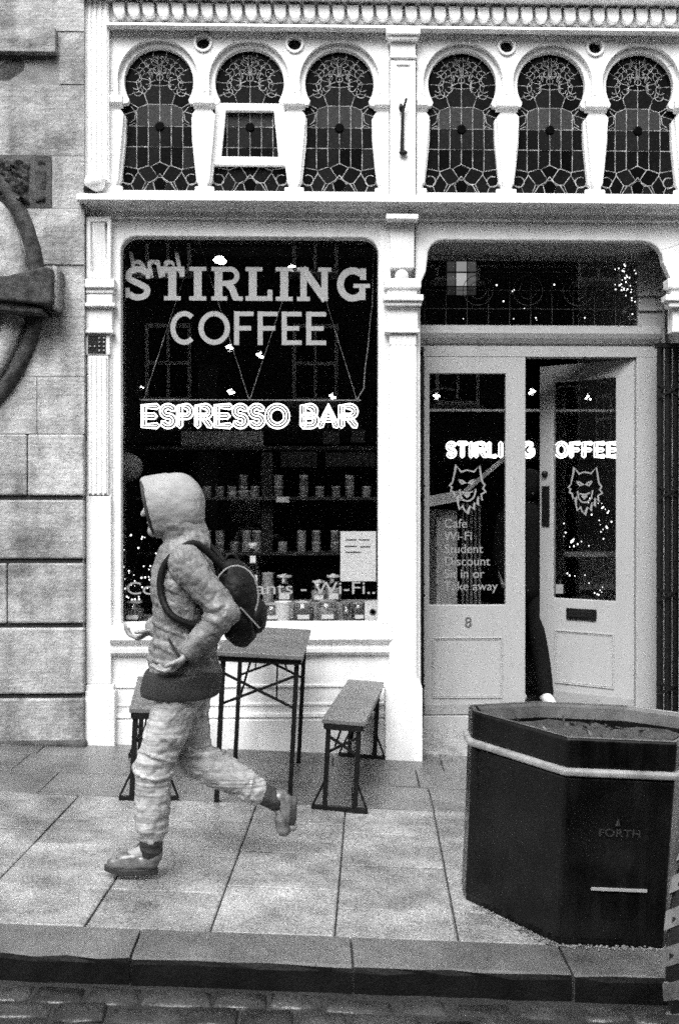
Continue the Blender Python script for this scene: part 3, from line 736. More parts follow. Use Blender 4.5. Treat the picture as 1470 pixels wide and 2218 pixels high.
b = MB(); b.prism([(LW*.03, dz(1142)), (LW*.115, dz(1142)), (LW*.115, dz(1050)), (LW*.03, dz(1050))], OD, -.012, -.001); b.build('push_plate', 'black', door2, bevel=.003)
MB().prism([(g0+.012, dz(1296)), (g0+.07, dz(1296)), (g0+.07, dz(1275)), (g0+.012, dz(1275))], OD, .014, .0175).build('sticker', 'vinyl', door2)
# threshold and ramp
MB().box(DO0 - .003, fx(1450), DY - .02, DY + .12, -.6, dz(1549)).build('threshold', 'cream', sf, bevel=.004)
# --- emblem: line drawn beast head, once on each leaf
wolf = [[(325, 293), (297, 303), (268, 268), (256, 330), (248, 362), (233, 377), (247, 386), (240, 406), (256, 412), (262, 440), (277, 430), (279, 474), (286, 505), (305, 488), (315, 512), (331, 528), (345, 488), (365, 505), (370, 468), (386, 482), (389, 438), (410, 455), (405, 425), (430, 410), (415, 393), (425, 374), (410, 355), (396, 268), (366, 302), (325, 293)],
        [(283, 345), (300, 368), (318, 362), (302, 350), (283, 345)], [(372, 345), (355, 368), (338, 362), (352, 350), (372, 345)],
        [(288, 398), (296, 440), (312, 458), (328, 462), (350, 456), (368, 436), (376, 395)], [(300, 412), (318, 418), (340, 417), (360, 408)]]
nose = [(310, 428), (318, 421), (328, 426), (340, 421), (346, 429), (328, 446)]
def emblem(parent, cxu, cz, s, fmap, t):
    b = MB()
    for k, l in enumerate(wolf): ribbon(b, [(cxu + (x - 328)*s, cz - (y - 398)*s) for x, y in l], 8.5*s, fmap, t - .0006*(k+1), t - .0006*k - .0001)
    b.prism([(cxu + (x - 328)*s, cz - (y - 398)*s) for x, y in nose], fmap, t - .004, t - .0034)
    return b.build('emblem', 'vinyl', parent)
es = .4014/FPX*(DY + 6.52)
emblem(leaf, dx(1012), dz(1060), es, XZ, DY + .0225)
emblem(door2, LW*.48, dz(1062), es*1.02, lambda u, v, t: OD(u, v, t), .0175)
words = [('Cafe', 1135), ('Wi-Fi', 1162), ('Student', 1190), ('Discount', 1217), ('Sit in or', 1244), ('Take away', 1271)]
b = MB()
for i, (w, y) in enumerate(words):
    t = text_mesh(w, .088, lambda u, v, tt: Vector((dx(962) + u, DY + .0215 - tt, dz(y + 8) + v)), .001); tag(t.build('lettering', 'vinyl', leaf), kind='stuff')
# --- window lettering
WY = .090
def slab_glyph(ch, x0, x1, z0, z1):
    """slab serif capital made of strokes in the box; returns builder"""
    b = MB(); W, H = x1-x0, z1-z0; st = H*.235; sh = H*.125; k = [0]
    F = lambda u, v, t: Vector((x0 + u, t, z0 + v))
    def rect(u0, u1, v0, v1):
        k[0] += 1; b.prism([(u0, v0), (u1, v0), (u1, v1), (u0, v1)], F, WY - .0008 - .0003*k[0], WY - .0006 - .0003*k[0])
    def rib(path, w):
        k[0] += 1; ribbon(b, path, w, F, WY - .0008 - .0003*k[0], WY - .0006 - .0003*k[0])
    if ch == 'I':
        rect((W-st)/2, (W+st)/2, 0, H); rect(0, W, 0, sh); rect(0, W, H-sh, H)
    elif ch == 'T':
        rect((W-st)/2, (W+st)/2, 0, H); rect(W*.16, W*.84, 0, sh); rect(0, W, H-sh*1.1, H); rect(0, st*.62, H-sh*2.4, H); rect(W-st*.62, W, H-sh*2.4, H)
    elif ch == 'L':
        rect(W*.12, W*.12+st, 0, H); rect(0, W*.62, H-sh, H); rect(0, W, 0, sh*1.1); rect(W-st*.62, W, 0, H*.33)
    elif ch == 'R':
        rect(W*.10, W*.10+st, 0, H); rect(0, W*.50, 0, sh); rect(0, W*.5, H-sh, H)
        rib([(W*.3, H-sh*.55), (W*.55, H-sh*.55)] + arc(W*.58, H*.735, W*.235, H*.205, 90, -90, 10) + [(W*.3, H*.5)], st*.62)
        rib([(W*.52, H*.5), (W*.66, H*.36), (W*.78, H*.06)], st*.85); rect(W*.70, W, 0, sh)
    elif ch == 'N':
        rect(W*.10, W*.10+st*.8, 0, H); rect(W*.90-st*.8, W*.90, 0, H); rect(0, W*.38, 0, sh); rect(0, W*.34, H-sh, H); rect(W*.62, W, H-sh, H)
        rib([(W*.16, H*.98), (W*.84, H*.02)], st*.95)
    elif ch == 'S':
        rib(arc(W*.50, H*.735, W*.36, H*.185, 20, 180, 10) + arc(W*.50, H*.70, W*.36, H*.15, 190, 240, 4) + [(W*.52, H*.5)] + arc(W*.50, H*.30, W*.36, H*.15, 60, 10, 4) + arc(W*.50, H*.265, W*.36, H*.185, 0, -160, 10), H*.18)
        rect(W*.80, W*.97, H*.64, H*.93); rect(W*.02, W*.19, H*.07, H*.36)
    elif ch == 'G':
        rib(arc(W*.48, H*.5, W*.37, H*.41, 48, 330, 22), H*.20); rect(W*.68, W*.86, H*.04, H*.48); rect(W*.50, W, H*.40, H*.52); rect(W*.70, W*.88, H*.64, H*.98)
    return b
b = MB()
for ch, a, c in (('S', 271, 327), ('T', 347, 400), ('I', 410, 447), ('R', 458, 526), ('L', 532, 590), ('I', 597, 634), ('N', 643, 717), ('G', 729, 801)):
    slab_glyph(ch, fx(a, WY), fx(c, WY), fz(651, WY), fz(578, WY)).build('letter', 'vinyl', pane)
def sans_glyph(b, ch, a, c, py1, py0, w):
    x0, x1, z0, z1 = fx(a, WY), fx(c, WY), fz(py1, WY), fz(py0, WY); W, H = x1-x0, z1-z0
    F = lambda u, v, t: Vector((x0 + u, t, z0 + v)); q = w/2
    S2 = lambda i: (WY - .0008 - .0003*i, WY - .0006 - .0003*i)
    if ch == 'C': ribbon(b, arc(W*.54, H*.5, W*.54-q, H*.5-q, 48, 312, 24), w, F, *S2(1))
    if ch == 'O': ribbon(b, arc(W*.5, H*.5, W*.5-q, H*.5-q, 90, 450, 32), w, F, *S2(1))
    if ch in 'FE':
        ribbon(b, [(q, 0), (q, H)], w, F, *S2(1)); ribbon(b, [(0, H-q), (W, H-q)], w*.9, F, *S2(2)); ribbon(b, [(0, H*.5), (W*.88, H*.5)], w*.9, F, *S2(3))
        if ch == 'E': ribbon(b, [(0, q), (W, q)], w*.9, F, *S2(4))
for ch, a, c in (('C', 369, 425), ('O', 430, 498), ('F', 507, 549), ('F', 558, 601), ('E', 610, 653), ('E', 663, 706)):
    b = MB(); sans_glyph(b, ch, a, c, 747, 674, 11*S_); b.build('letter', 'vinyl', pane)
b = MB()
t = text_mesh('Coffee Merchants - Wi-Fi..', .118, lambda u, v, tt: Vector((fx(272, WY) + u*1.0, WY - .001 - tt, fz(1287, WY) + v)), .001); 
ux = max(p.x for p in t.v); sc_ = (fx(812, WY) - fx(272, WY))/(ux - fx(272, WY))
for p in t.v: p.x = fx(272, WY) + (p.x - fx(272, WY))*sc_
tag(t.build('window_lettering', 'vinyl', pane), kind='stuff')

# ================================================================== ROOM BEHIND THE GLASS
FZ = dz(1549)                                    # shop floor
RX0, RX1, RY1, RC = fx(200), UX1 - .03, 4.4, 4.35
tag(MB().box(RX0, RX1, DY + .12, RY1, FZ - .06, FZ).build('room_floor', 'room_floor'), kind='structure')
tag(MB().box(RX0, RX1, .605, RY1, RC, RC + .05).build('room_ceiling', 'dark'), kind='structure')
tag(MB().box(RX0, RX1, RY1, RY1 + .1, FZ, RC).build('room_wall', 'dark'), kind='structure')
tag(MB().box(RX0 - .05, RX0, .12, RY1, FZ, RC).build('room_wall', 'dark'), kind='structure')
bed = MB().box(RX0 + .002, fx(852), .105, .62, fz(1352) - .05, fz(1352)).build('window_shelf', 'grey', sf)
# sills hide the wall below the display bed
MB().box(RX0 + .002, fx(852), .125, .6, FZ, fz(1352) - .052).build('stall_back', 'dark', sf)
MB().box(fx(846), fx(899), .08, .42, FZ-.3, fz(505)-.01).build('dividing_pier', 'white', sf)
def PB(px, py, Y): return P(px, py, Y)
# --- neon signs
def strokes(ch):
    S = {'E': [[(.6, 1), (0, 1), (0, 0), (.6, 0)], [(0, .5), (.5, .5)]], 'F': [[(.6, 1), (0, 1), (0, 0)], [(0, .5), (.5, .5)]],
         'P': [[(0, 0), (0, 1), (.35, 1)] + arc(.35, .74, .25, .26, 80, -80, 8) + [(.35, .48), (0, .48)]],
         'O': [arc(.36, .5, .36, .5, 90, 450, 24)], 'C': [arc(.36, .5, .36, .5, 50, 310, 18)],
         'L': [[(0, 1), (0, 0), (.55, 0)]], 'I': [[(0, 1), (0, 0)]], 'T': [[(0, 1), (.66, 1)], [(.33, 1), (.33, 0)]],
         'N': [[(0, 0), (0, 1), (.62, 0), (.62, 1)]], 'A': [[(0, 0), (.33, 1), (.66, 0)], [(.13, .35), (.53, .35)]],
         'S': [arc(.3, .75, .3, .25, 25, 250, 12) + [(.3, .5)] + arc(.3, .25, .3, .25, 70, -155, 12)],
         'G': [arc(.36, .5, .36, .5, 50, 330, 18) + [(.68, .48), (.42, .48)]],
         'B': [[(0, 0), (0, 1), (.32, 1)] + arc(.32, .76, .24, .24, 80, -80, 8) + [(.32, .52), (.05, .52)], [(.32, .52)] + arc(.34, .26, .26, .26, 80, -80, 8) + [(.3, 0), (0, 0)]]}
    S['R'] = [S['P'][0], [(.28, .48), (.6, 0)]]
    return S[ch]
def neon_letter(name, ch, a, c, py1, py0, Y, parent, off):
    x0, x1, z0, z1 = fx(a, Y) + off, fx(c, Y) - off, fz(py1, Y, a) + off, fz(py0, Y, a) - off
    st = strokes(ch); mw = max(max(p[0] for p in l) for l in st) or 1
    b = MB(); M2 = lambda p: Vector((x0 + p[0]/mw*(x1-x0) if mw and ch != 'I' else (x0+x1)/2, Y, z0 + p[1]*(z1-z0)))
    for l in st:
        q = [M2(p) for p in l]
        b.tube([v + Vector((0, -.012, 0)) for v in q], off*.113, 6)
        # outline tube round the stroke
        n = len(q); Lp, Rp = [], []
        for i in range(n):
            d = (q[min(i+1, n-1)] - q[max(i-1, 0)]).normalized(); nn = Vector((-d.z, 0, d.x))
            Lp.append(q[i] + nn*off); Rp.append(q[i] - nn*off)
        closed = (q[0] - q[-1]).length < 1e-4
        if closed: b.tube(Lp[:-1], off*.185, 6, True); b.tube(Rp[:-1], off*.185, 6, True)
        else:
            d0 = (q[0] - q[1]).normalized()*off*.7; d1 = (q[-1] - q[-2]).normalized()*off*.7
            b.tube([p for p in Lp] + [q[-1] + d1*1.3] + Rp[::-1] + [q[0] + d0*1.3], off*.185, 6, True)
    return b.build(name, 'neon', parent)
NY = .30
ns = empty('neon_sign', P(540, 935, NY), 'glowing white neon sign reading espresso bar hung in the big window', 'neon sign')
for ch, a, c in (('E', 305, 346), ('S', 346, 382), ('P', 383, 419), ('R', 422, 461), ('E', 463, 504), ('S', 503, 538), ('S', 538, 574), ('O', 574, 627), ('B', 650, 690), ('A', 688, 734), ('R', 733, 775)):
    neon_letter('letter', ch, a, c, 928, 874, NY, ns, .0195)
b = MB(); pxbox(b, 302, 782, 866, 934, NY + .012, NY + .017, 540); b.build('backing_board', 'acrylic', ns)
b = MB(); pxbox(b, 302, 782, 865, 867, NY + .011, NY + .018, 540); b.build('board_edge', 'vinyl', ns)
b = MB()
for a, c in (((310, 868), (425, 520)), ((540, 868), (430, 520)), ((540, 868), (655, 520)), ((773, 868), (665, 520))):
    p, q = P(*a, NY + .01), P(*c, NY + .01); b.tube([p, q], .0022, 5)
b.build('chain', 'lead', ns)
b = MB(); pts = [P(x, y, NY + .01) for x, y in ((773, 866), (788, 840), (790, 800), (797, 750), (801, 700), (806, 660), (808, 560), (810, 515))]
b.tube(pts, .0045, 6); b.build('power_cord', 'vinyl', ns)
ND = 1.05
ns2 = empty('neon_sign', P(1150, 1000, ND), 'glowing white neon sign reading stirling coffee behind the door glass', 'neon sign')
for ch, a, c in (('S', 966, 988), ('T', 988, 1014), ('I', 1014, 1026), ('R', 1027, 1054), ('L', 1055, 1077), ('I', 1078, 1090), ('N', 1096, 1126), ('G', 1128, 1158), ('C', 1172, 1200), ('O', 1200, 1231), ('F', 1233, 1258), ('F', 1260, 1284), ('E', 1286, 1311), ('E', 1313, 1338)):
    neon_letter('letter', ch, a, c, 992, 956, ND, ns2, .0145)
b = MB(); pxbox(b, 960, 1344, 948, 1000, ND + .012, ND + .017, 1150); b.build('backing_board', 'acrylic', ns2)
b = MB(); pxbox(b, 925, 1380, 886, 891, ND + .05, ND + .08, 1150); r1 = b.build('rail', 'white', None); tag(r1, 'white rail running across behind both shop doors above the neon', 'rail')
# reflection of a street sign, modelled as mirrored letters inside the window

b = text_mesh('land', .245, lambda u, v, tt: Vector((fx(400, .125) - u*.86, .125 - tt, fz(601, .125) + v)), .004, 'LEFT', shear=.22, offset=.004)
ml = b.build('reflected_lettering', mat('reflected letters', .55, .7)); tag(ml, 'sign reflection modelled as slanted grey letters behind the first letters of the window name', 'lettering')
# --- pendant lamps
lamps = [(476, 562, .9, 'bright pendant lamp glowing at the top of the window above the letter R', 13), (632, 578, 1.6, 'small lit pendant lamp behind the second letter I of the window name', 4),
         (497, 752, 1.5, 'lit glass pendant lamp just below the first letter O of coffee', 5), (563, 768, 1.7, 'lit glass pendant lamp below the letter F of coffee', 5),
         (500, 848, 1.9, 'lit glass pendant lamp close above the neon letters at left', 5), (720, 858, 2.2, 'lit glass pendant lamp above the word bar in neon', 4),
         (945, 858, 2.4, 'lit pendant lamp behind the upper left corner of the closed door glass', 4), (1152, 848, 2.2, 'lit pendant lamp in the gap between the two doors', 4), (1273, 860, 2.4, 'lit pendant lamp behind the open door glass', 3), (305, 838, 1.8, 'dim pendant lamp near the left end of the neon sign', 2)]
for px, py, Y, lab, s in lamps:
    c = P(px, py, Y); r_ = empty('pendant_lamp', c, lab, 'lamp', 'pendant lamps in the shop')
    k = (Y + 6.52)/FPX
    b = MB(); b.tube([c + Vector((0, 0, 10*k)), Vector((c.x, c.y, RC))], .003, 5); b.build('cord', 'iron', r_)
    b = MB(); b.lathe(c, [(4*k, 12*k), (5*k, 8*k), (12*k, -2*k), (13*k, -10*k), (12*k, -10*k), (10.5*k, -2*k), (4*k, 7*k)], 16); b.build('shade', 'jar', r_)
    b = MB()
    for i in range(3): b.ball(c + Vector(((i-1)*4.5*k, random.uniform(-2, 2)*k, random.uniform(-6, 2)*k)), s*.62*k, 8, (1.2, 1, .8))
    b.build('bulb', 'bulb', r_)
c = P(278, 1012, 1.0); r_ = empty('globe_lampshade', c, 'dull round lampshade at the left edge of the window above the walker', 'lampshade')
b = MB(); b.ball(c, .11, 20); b.build('globe', 'grey', r_); b = MB(); b.tube([c + Vector((0, 0, .1)), Vector((c.x, c.y, RC))], .004, 6); b.build('cord', 'iron', r_)
# --- shelves with tins at the back
SHY = 1.7
def tin(px, py, h, lab, grp):
    kk = (SHY + 6.52)/FPX; c = P(px, py, SHY); w = 9.5*kk; H = h*kk
    r_ = link('tin', None, None, c); tag(r_, lab, 'tin', grp)
    b = MB(); b.lathe(c, [(w, 0), (w, H*.8), (w*.98, H*.82)], 14); b.build('body', 'tin', r_)
    b = MB(); b.lathe(c, [(w*1.04, H*.82), (w*1.04, H*.97), (w*.9, H)], 14); b.build('lid', 'lead', r_)
for row, (py, px0, px1, lst) in enumerate(((1076, 395, 822, [(380, 2), (425, 1), (448, 1), (476, 1), (502, 1), (527, 2), (552, 1), (603, 2), (658, 2), (693, 1), (728, 1), (757, 2), (794, 1)]),
                                          (1196, 395, 822, [(418, 1), (448, 2), (476, 2), (508, 1), (534, 2), (556, 2), (612, 1), (653, 2), (685, 2), (725, 2), (760, 1)]))):
    b = MB(); pxbox(b, 270, 829, py, py + 7, SHY - .10, SHY + .16, 540); sh = b.build('wall_shelf', 'board')
    nm = 'upper' if row == 0 else 'lower'
    tag(sh, nm + ' of the two dark shelves holding tins at the back', 'shelf')
    for q, (px, n) in enumerate(lst):
        ordw = ('first','second','third','fourth','fifth','sixth','seventh','eighth','ninth','tenth','eleventh','twelfth','thirteenth')[q]
        for k in range(n):
            if n == 2: lab = f'{"top" if k else "bottom"} tin of the pair standing {ordw} from the left on the {nm} back shelf'
            else: lab = f'single tin standing {ordw} from the left on the {nm} back shelf'
            tin(px, py - k*24, 23, lab, 'tins on the back shelves')
b = MB(); pxbox(b, 598, 626, 1076, 1088, SHY - .115, SHY - .105, 612); tag(b.build('price_card', 'paper'), 'small white price card on the edge of the upper back shelf', 'card')
b = MB(); pxbox(b, 270, 829, 966, 974, SHY + .3, SHY + .6, 540); tag(b.build('wall_shelf', 'board'), 'dark high shelf just below the espresso neon sign', 'shelf')
b = MB(); pxbox(b, 392, 570, 934, 966, SHY + .32, SHY + .34, 480); tag(b.build('menu_board', 'grey'), 'grey menu board standing on the high shelf below the neon', 'board')
for px0, px1, py0, py1, v, lab in ((430, 470, 790, 1150, .03, 'tall dim panel behind the neon at the back of the shop'), (566, 590, 980, 1220, .02, 'dark upright post between the tin shelves')):
    b = MB(); pxbox(b, px0, px1, py0, py1, SHY + .02 if px0 > 500 else 3.6, SHY + .12 if px0 > 500 else 3.7, px0); tag(b.build('panel', mat('panel paint', v, .6)), lab, 'panel')
for px0, px1, py0, py1, lab in ((700, 735, 934, 962, 'small pinned notice on the back wall below the word bar'), (760, 790, 930, 958, 'small pinned notice at the back right below the neon'), (608, 686, 978, 1012, 'dim framed picture on the back wall above the tins'), (705, 812, 980, 1010, 'wide dim framed picture at the back right above the tins')):
    b = MB(); pxbox(b, px0, px1, py0, py1, 3.9, 3.93, px0); fr = b.build('notice', 'grey'); tag(fr, lab, 'notice')
# --- counter and stair seen through the closed door
c = P(968, 1310, 1.6); r_ = empty('counter', Vector((c.x, 1.6, FZ)), 'grey panelled counter seen through the left door glass', 'counter')
b = MB(); pxbox(b, 945, 990, 1105, 1310, 1.5, 2.3); b.box(fx(945, 1.5), fx(990, 1.5), 1.5, 2.3, FZ, fz(1310, 1.5, 968)); b.build('end_panel', mat('counter paint', .45, .5, var=.2), r_)
b = MB()
for i in range(5): pxbox(b, 1000 + i*9, 1005 + i*9, 1090, 1330, 1.7, 1.72)
b.build('slat', 'grey', r_)
p0, p1, p2 = P(905, 1090, 1.4), P(1000, 1070, 1.4), P(1100, 985, 1.4)
r_ = empty('handrail', p0, 'pale sloping handrail crossing behind the left door emblem', 'handrail')
b = MB(); b.bar(p1, p2, .03, .035); b.build('rail', 'paper', r_)
b = MB(); b.bar(p0, p1 + Vector((0, 0, -.01)), .05, .085); b.build('newel_board', 'paper', r_)
for px, py, lab in ((1310, 835, 'curved pale chair back high behind the open door glass'), (1222, 845, 'curved pale chair back left of the other behind the open door glass'), (950, 850, 'curved pale chair back behind the closed door glass')):
    b = MB(); b.tube([P(px + x, py + y, 2.0) for x, y in ((-34, 22), (-26, 4), (-8, -8), (12, -10), (34, -6))], .012, 6); tag(b.build('chair_back', 'vinyl'), lab, 'chair back')
# --- things on the display bed
def jar(px, py0, py1, w, Y, lab, lid='steel', fill=.5, cat='jar', lidname='lid'):
    k = (Y + 6.52)/FPX; zb_ = max(fz(py1, Y, px), fz(1352)); c = Vector((fx(px, Y), Y, zb_)); H = fz(py0, Y, px) - zb_; w = w/2*k
    r_ = empty('jar', c, lab, cat, 'jars in the window display')
    b = MB(); b.lathe(c, [(w*.9, 0), (w, .01), (w, H*.72), (w*.72, H*.83), (w*.72, H*.87)], 18); b.build('body', 'jar', r_)
    b = MB(); b.lathe(c, [(w*.92, .006), (w*.93, H*fill), (.001, H*fill)], 18); b.build('filling', mat('beans', random.choice((.05, .12, .3)), .7, var=.5, vscale=90), r_)
    b = MB(); b.lathe(c, [(w*.8, H*.87), (w*.82, H*.95), (w*.3, H*.96), (w*.25, H)], 18); b.build(lidname, lid, r_)
    b = MB(); b.box(c.x - w*.55, c.x + w*.55, c.y - w - .004, c.y - w*.83 , c.z + H*.12, c.z + H*.32); b.build('paper_label', 'paper', r_)
b = MB(); zst = fz(1304, .42, 640); b.box(fx(560, .38), fx(826, .38), .38, .60, fz(1352), zst); tag(b.build('display_step', 'grey'), 'low step behind the front row of jars in the window', 'step')
jars2 = [(616, 1242, 'lidded jar on the display step beneath the lettering, left end'), (708, 1252, 'lidded jar on the display step below the middle of the lettering'), (722, 1250, None)]
def jar_at(px, py0, w, Y, zb_, lab, fill=.5):
    k = (Y + 6.52)/FPX; c = Vector((fx(px, Y), Y, zb_)); H = fz(py0, Y, px) - zb_; w = w/2*k
    r_ = empty('jar', c, lab, 'jar', 'jars in the window display')
    b = MB(); b.lathe(c, [(w*.9, 0), (w, .01), (w, H*.72), (w*.72, H*.83), (w*.72, H*.87)], 18); b.build('body', 'jar', r_)
    b = MB(); b.lathe(c, [(w*.92, .006), (w*.93, H*fill), (.001, H*fill)], 18); b.build('filling', mat('beans', random.choice((.08, .16, .3)), .7, var=.5, vscale=90), r_)
    b = MB(); b.lathe(c, [(w*.8, H*.87), (w*.82, H*.95), (w*.3, H*.96), (w*.25, H)], 18); b.build('lid', 'lead', r_)
    b = MB(); b.box(c.x - w*.55, c.x + w*.55, c.y - w - .004, c.y - w*.83, c.z + H*.10, c.z + H*.30); b.build('paper_label', 'paper', r_)
for px, py0, w, lab in ((616, 1243, 40, 'glass jar with knobbed lid on the window step right of the tall bottle'), (690, 1256, 34, 'glass jar with knobbed lid on the window step, second of three'), (722, 1243, 36, 'glass jar with knobbed lid on the window step below the white notice')):
    jar_at(px, py0, w, .48, zst, lab)
for px, py0, w, lab in ((590, 1305, 40, 'squat glass jar at the table end of the front row'), (657, 1300, 46, 'squat dark filled glass jar, second of the front row'), (709, 1298, 46, 'squat dark filled glass jar in the middle of the front row'), (777, 1302, 34, 'squat glass jar beside the white card box'), (290, 1300, 44, 'squat glass jar at the far left of the window bed')):
    jar_at(px, py0, w, .24, fz(1352), lab, .6)
c = Vector((fx(750, .22), .22, fz(1352))); r_ = tag(MB().lathe(c, [(.022, 0), (.028, .11), (.026, .11), (.020, .008)], 16).build('drinking_glass', 'jar'), 'empty drinking glass in the front row of the window', 'glass')
c = Vector((fx(613, .2), .2, fz(1352))); r_ = tag(MB().lathe(c, [(.045, 0), (.058, .12), (.062, .13), (.055, .13), (.04, .01)], 20).build('paper_tub', 'paper'), 'plain white tub behind the table top in the front row', 'tub')
b = MB(); pxbox(b, 790, 819, 1302, 1351, .16, .21, 805); bx_ = empty('card_box', P(805, 1351, .16), 'small white card box with round mark in the window corner', 'box')
b.build('carton', 'paper', bx_); b = MB(); b.lathe(P(807, 1326, .158), [(.022, -.001), (.022, .001), (.014, .001), (.014, -.001)], 18, 'Y'); b.build('round_mark', 'ink', bx_)
c = Vector((fx(548, .34), .34, fz(1352))); k = 6.86/FPX; r_ = empty('bottle', c, 'tall glass bottle with white labels standing in the window', 'bottle')
H = fz(1176, .34, 548) - c.z
b = MB(); b.lathe(c, [(15*k, 0), (16*k, .01), (16*k, H*.62), (9*k, H*.78), (7*k, H*.86), (7*k, H*.93)], 18); b.build('body', 'jar', r_)
b = MB(); b.lathe(c, [(9*k, H*.93), (10*k, H*.95), (10*k, H), (.001, H)], 14); b.build('stopper', 'lead', r_)
b = MB(); b.box(c.x - 10*k, c.x + 10*k, c.y - 17*k, c.y - 13*k, c.z + H*.40, c.z + H*.58); b.build('paper_label', 'paper', r_)
b = MB(); b.box(c.x - 6*k, c.x + 6*k, c.y - 11*k, c.y - 6*k, c.z + H*.74, c.z + H*.83); b.build('neck_label', 'paper', r_)
c = Vector((fx(580, .36), .36, zst)); tag(MB().lathe(c, [(.036, 0), (.042, .10), (.040, .20), (.044, .21), (.038, .21)], 16).build('white_canister', 'vinyl'), 'pale canister beside the tall bottle in the window', 'canister')
# notice on the glass
b = MB(); pxbox(b, 737, 814, 1151, 1259, .101, .103, 775); nt_ = empty('window_notice', P(775, 1259, .101), 'white paper notice taped inside the lower right of the window', 'notice')
# paper on the inside face of the pane
b.build('sheet', 'paper', nt_)
b = MB()
for x0, x1, y in ((748, 772, 1168), (777, 800, 1168), (746, 773, 1182), (780, 802, 1183), (748, 782, 1195)): pxbox(b, x0, x1, y, y + 3, .1002, .1009, 775)
b.build('printed_line', 'ink', nt_)
# --- twig lights in a vase, and lights behind the open door
def twig(base, top_px, n, lab, Y, spread, hpx, seed):
    rs = random.Random(seed); k = (Y + 6.52)/FPX
    r_ = empty('twig_lights', base, lab, 'fairy lights')
    b = MB(); b.lathe(base, [(.03, 0), (.045, .03), (.05, .07), (.03, .12), (.028, .13)], 14); b.build('vase', 'jar', r_)
    tw = MB(); pts = []
    for i in range(9):
        p = base + Vector((0, 0, .08)); l = [p.copy()]; d = Vector((rs.uniform(-1, 1)*spread*.4, rs.uniform(-.3, .3)*spread*.5, 1)).normalized()
        for s in range(7):
            d = (d + Vector((rs.uniform(-.35, .35), rs.uniform(-.15, .15), rs.uniform(-.05, .2)))).normalized(); p = p + d*hpx*k/7*rs.uniform(.7, 1.1); l.append(p.copy()); pts.append(p.copy())
        tw.tube(l, .003, 5, r1=.0012)
    tw.build('twig', 'iron', r_)
    bl = bpy.data.meshes.new('light_bulb'); q = MB(); q.ball((0, 0, 0), .0052, 6); bl.from_pydata(q.v, [], q.f); bl.materials.append(MT['fairy'])
    for i in range(n):
        p = rs.choice(pts) + Vector((rs.uniform(-.02, .02), -.01, rs.uniform(-.02, .02))); link('light_bulb', bl, r_, p)
twig(Vector((fx(290, .30), .30, fz(1352))), 1110, 55, 'twigs with tiny white lights in a vase at the left window edge', .30, 1.0, 190, 3)
rs = random.Random(11); r_ = empty('string_lights', P(1270, 1290, 1.5), 'loops of tiny white lights glinting behind the open door glass', 'fairy lights')
path = [P(x, y, 1.5) for x, y in ((1206, 1130), (1220, 1160), (1240, 1178), (1270, 1178), (1300, 1165), (1322, 1135), (1318, 1110), (1300, 1085), (1280, 1085), (1290, 1120), (1306, 1150))]
path2 = [P(x, y, 1.5) for x, y in ((1230, 1240), (1252, 1250), (1268, 1258), (1280, 1268), (1294, 1282), (1310, 1278), (1325, 1270), (1336, 1280))]
b = MB(); b.tube(path, .002, 5); b.tube(path2, .002, 5); b.build('wire', 'iron', r_)
bl = bpy.data.meshes.new('light_bulb'); q = MB(); q.ball((0, 0, 0), .0048, 6, (1, 1, 1.3)); bl.from_pydata(q.v, [], q.f); bl.materials.append(MT['fairy'])
for pth, n in ((path, 38), (path2, 12)):
    for i in range(n):
        s = rs.uniform(0, len(pth)-1.001); j = int(s); p = pth[j].lerp(pth[j+1], s - j) + Vector((rs.uniform(-.035, .035), 0, rs.uniform(-.035, .035))); link('light_bulb', bl, r_, p)
b = MB(); pxbox(b, 1205, 1400, 1198, 1206, 1.45, 1.8, 1270); tag(b.build('wall_shelf', 'vinyl'), 'pale shelf edge below the light loops behind the open door', 'shelf')
# transom glow: a far window and lights seen through it
r_ = empty('far_window', P(1000, 640, 3.9), 'bright divided rear window seen through the left of the transom', 'window')
for i, (a, c) in enumerate(((968, 985), (988, 1010), (1013, 1030))):
    for j, (y0, y1) in enumerate(((566, 588), (591, 618), (621, 638))):
        b = MB(); pxbox(b, a, c, y0, y1, 3.9, 3.91, 1000); b.build('pane', mat('lit pane', .3, .5, emit=(.03, .22, .05)[i]*(.7, 1.1, .25)[j]), r_)
r_ = empty('string_lights', P(1330, 690, 1.2), 'cluster of tiny lights hanging behind the right end of the transom', 'fairy lights')
b = MB(); pth = [P(x, y, 1.2) for x, y in ((1318, 570), (1345, 582), (1366, 575), (1374, 600), (1335, 618), (1358, 622), (1372, 640), (1370, 675))]; b.tube(pth, .002, 5); b.build('wire', 'iron', r_)
for i in range(42):
    s = rs.uniform(0, len(pth)-1.001); j = int(s); link('light_bulb', bl, r_, pth[j].lerp(pth[j+1], s-j) + Vector((rs.uniform(-.04, .04), 0, rs.uniform(-.04, .04))))
r_ = empty('string_lights', P(1110, 690, 1.4), 'few scattered tiny lights behind the middle of the transom', 'fairy lights')
b = MB(); pth = [P(x, y, 1.4) for x, y in ((1000, 690), (1075, 612), (1112, 630), (1135, 686), (1155, 690), (1196, 615), (1266, 688))]; b.tube(pth, .0015, 5); b.build('wire', 'iron', r_)
for px, py in ((1003, 690), (1075, 617), (1110, 630), (1113, 628), (1090, 652), (1135, 668), (1112, 690), (1160, 688), (1162, 693), (1266, 688), (1200, 616), (1115, 550), (1135, 552), (1265, 550)): link('light_bulb', bl, r_, P(px, py, 1.4))

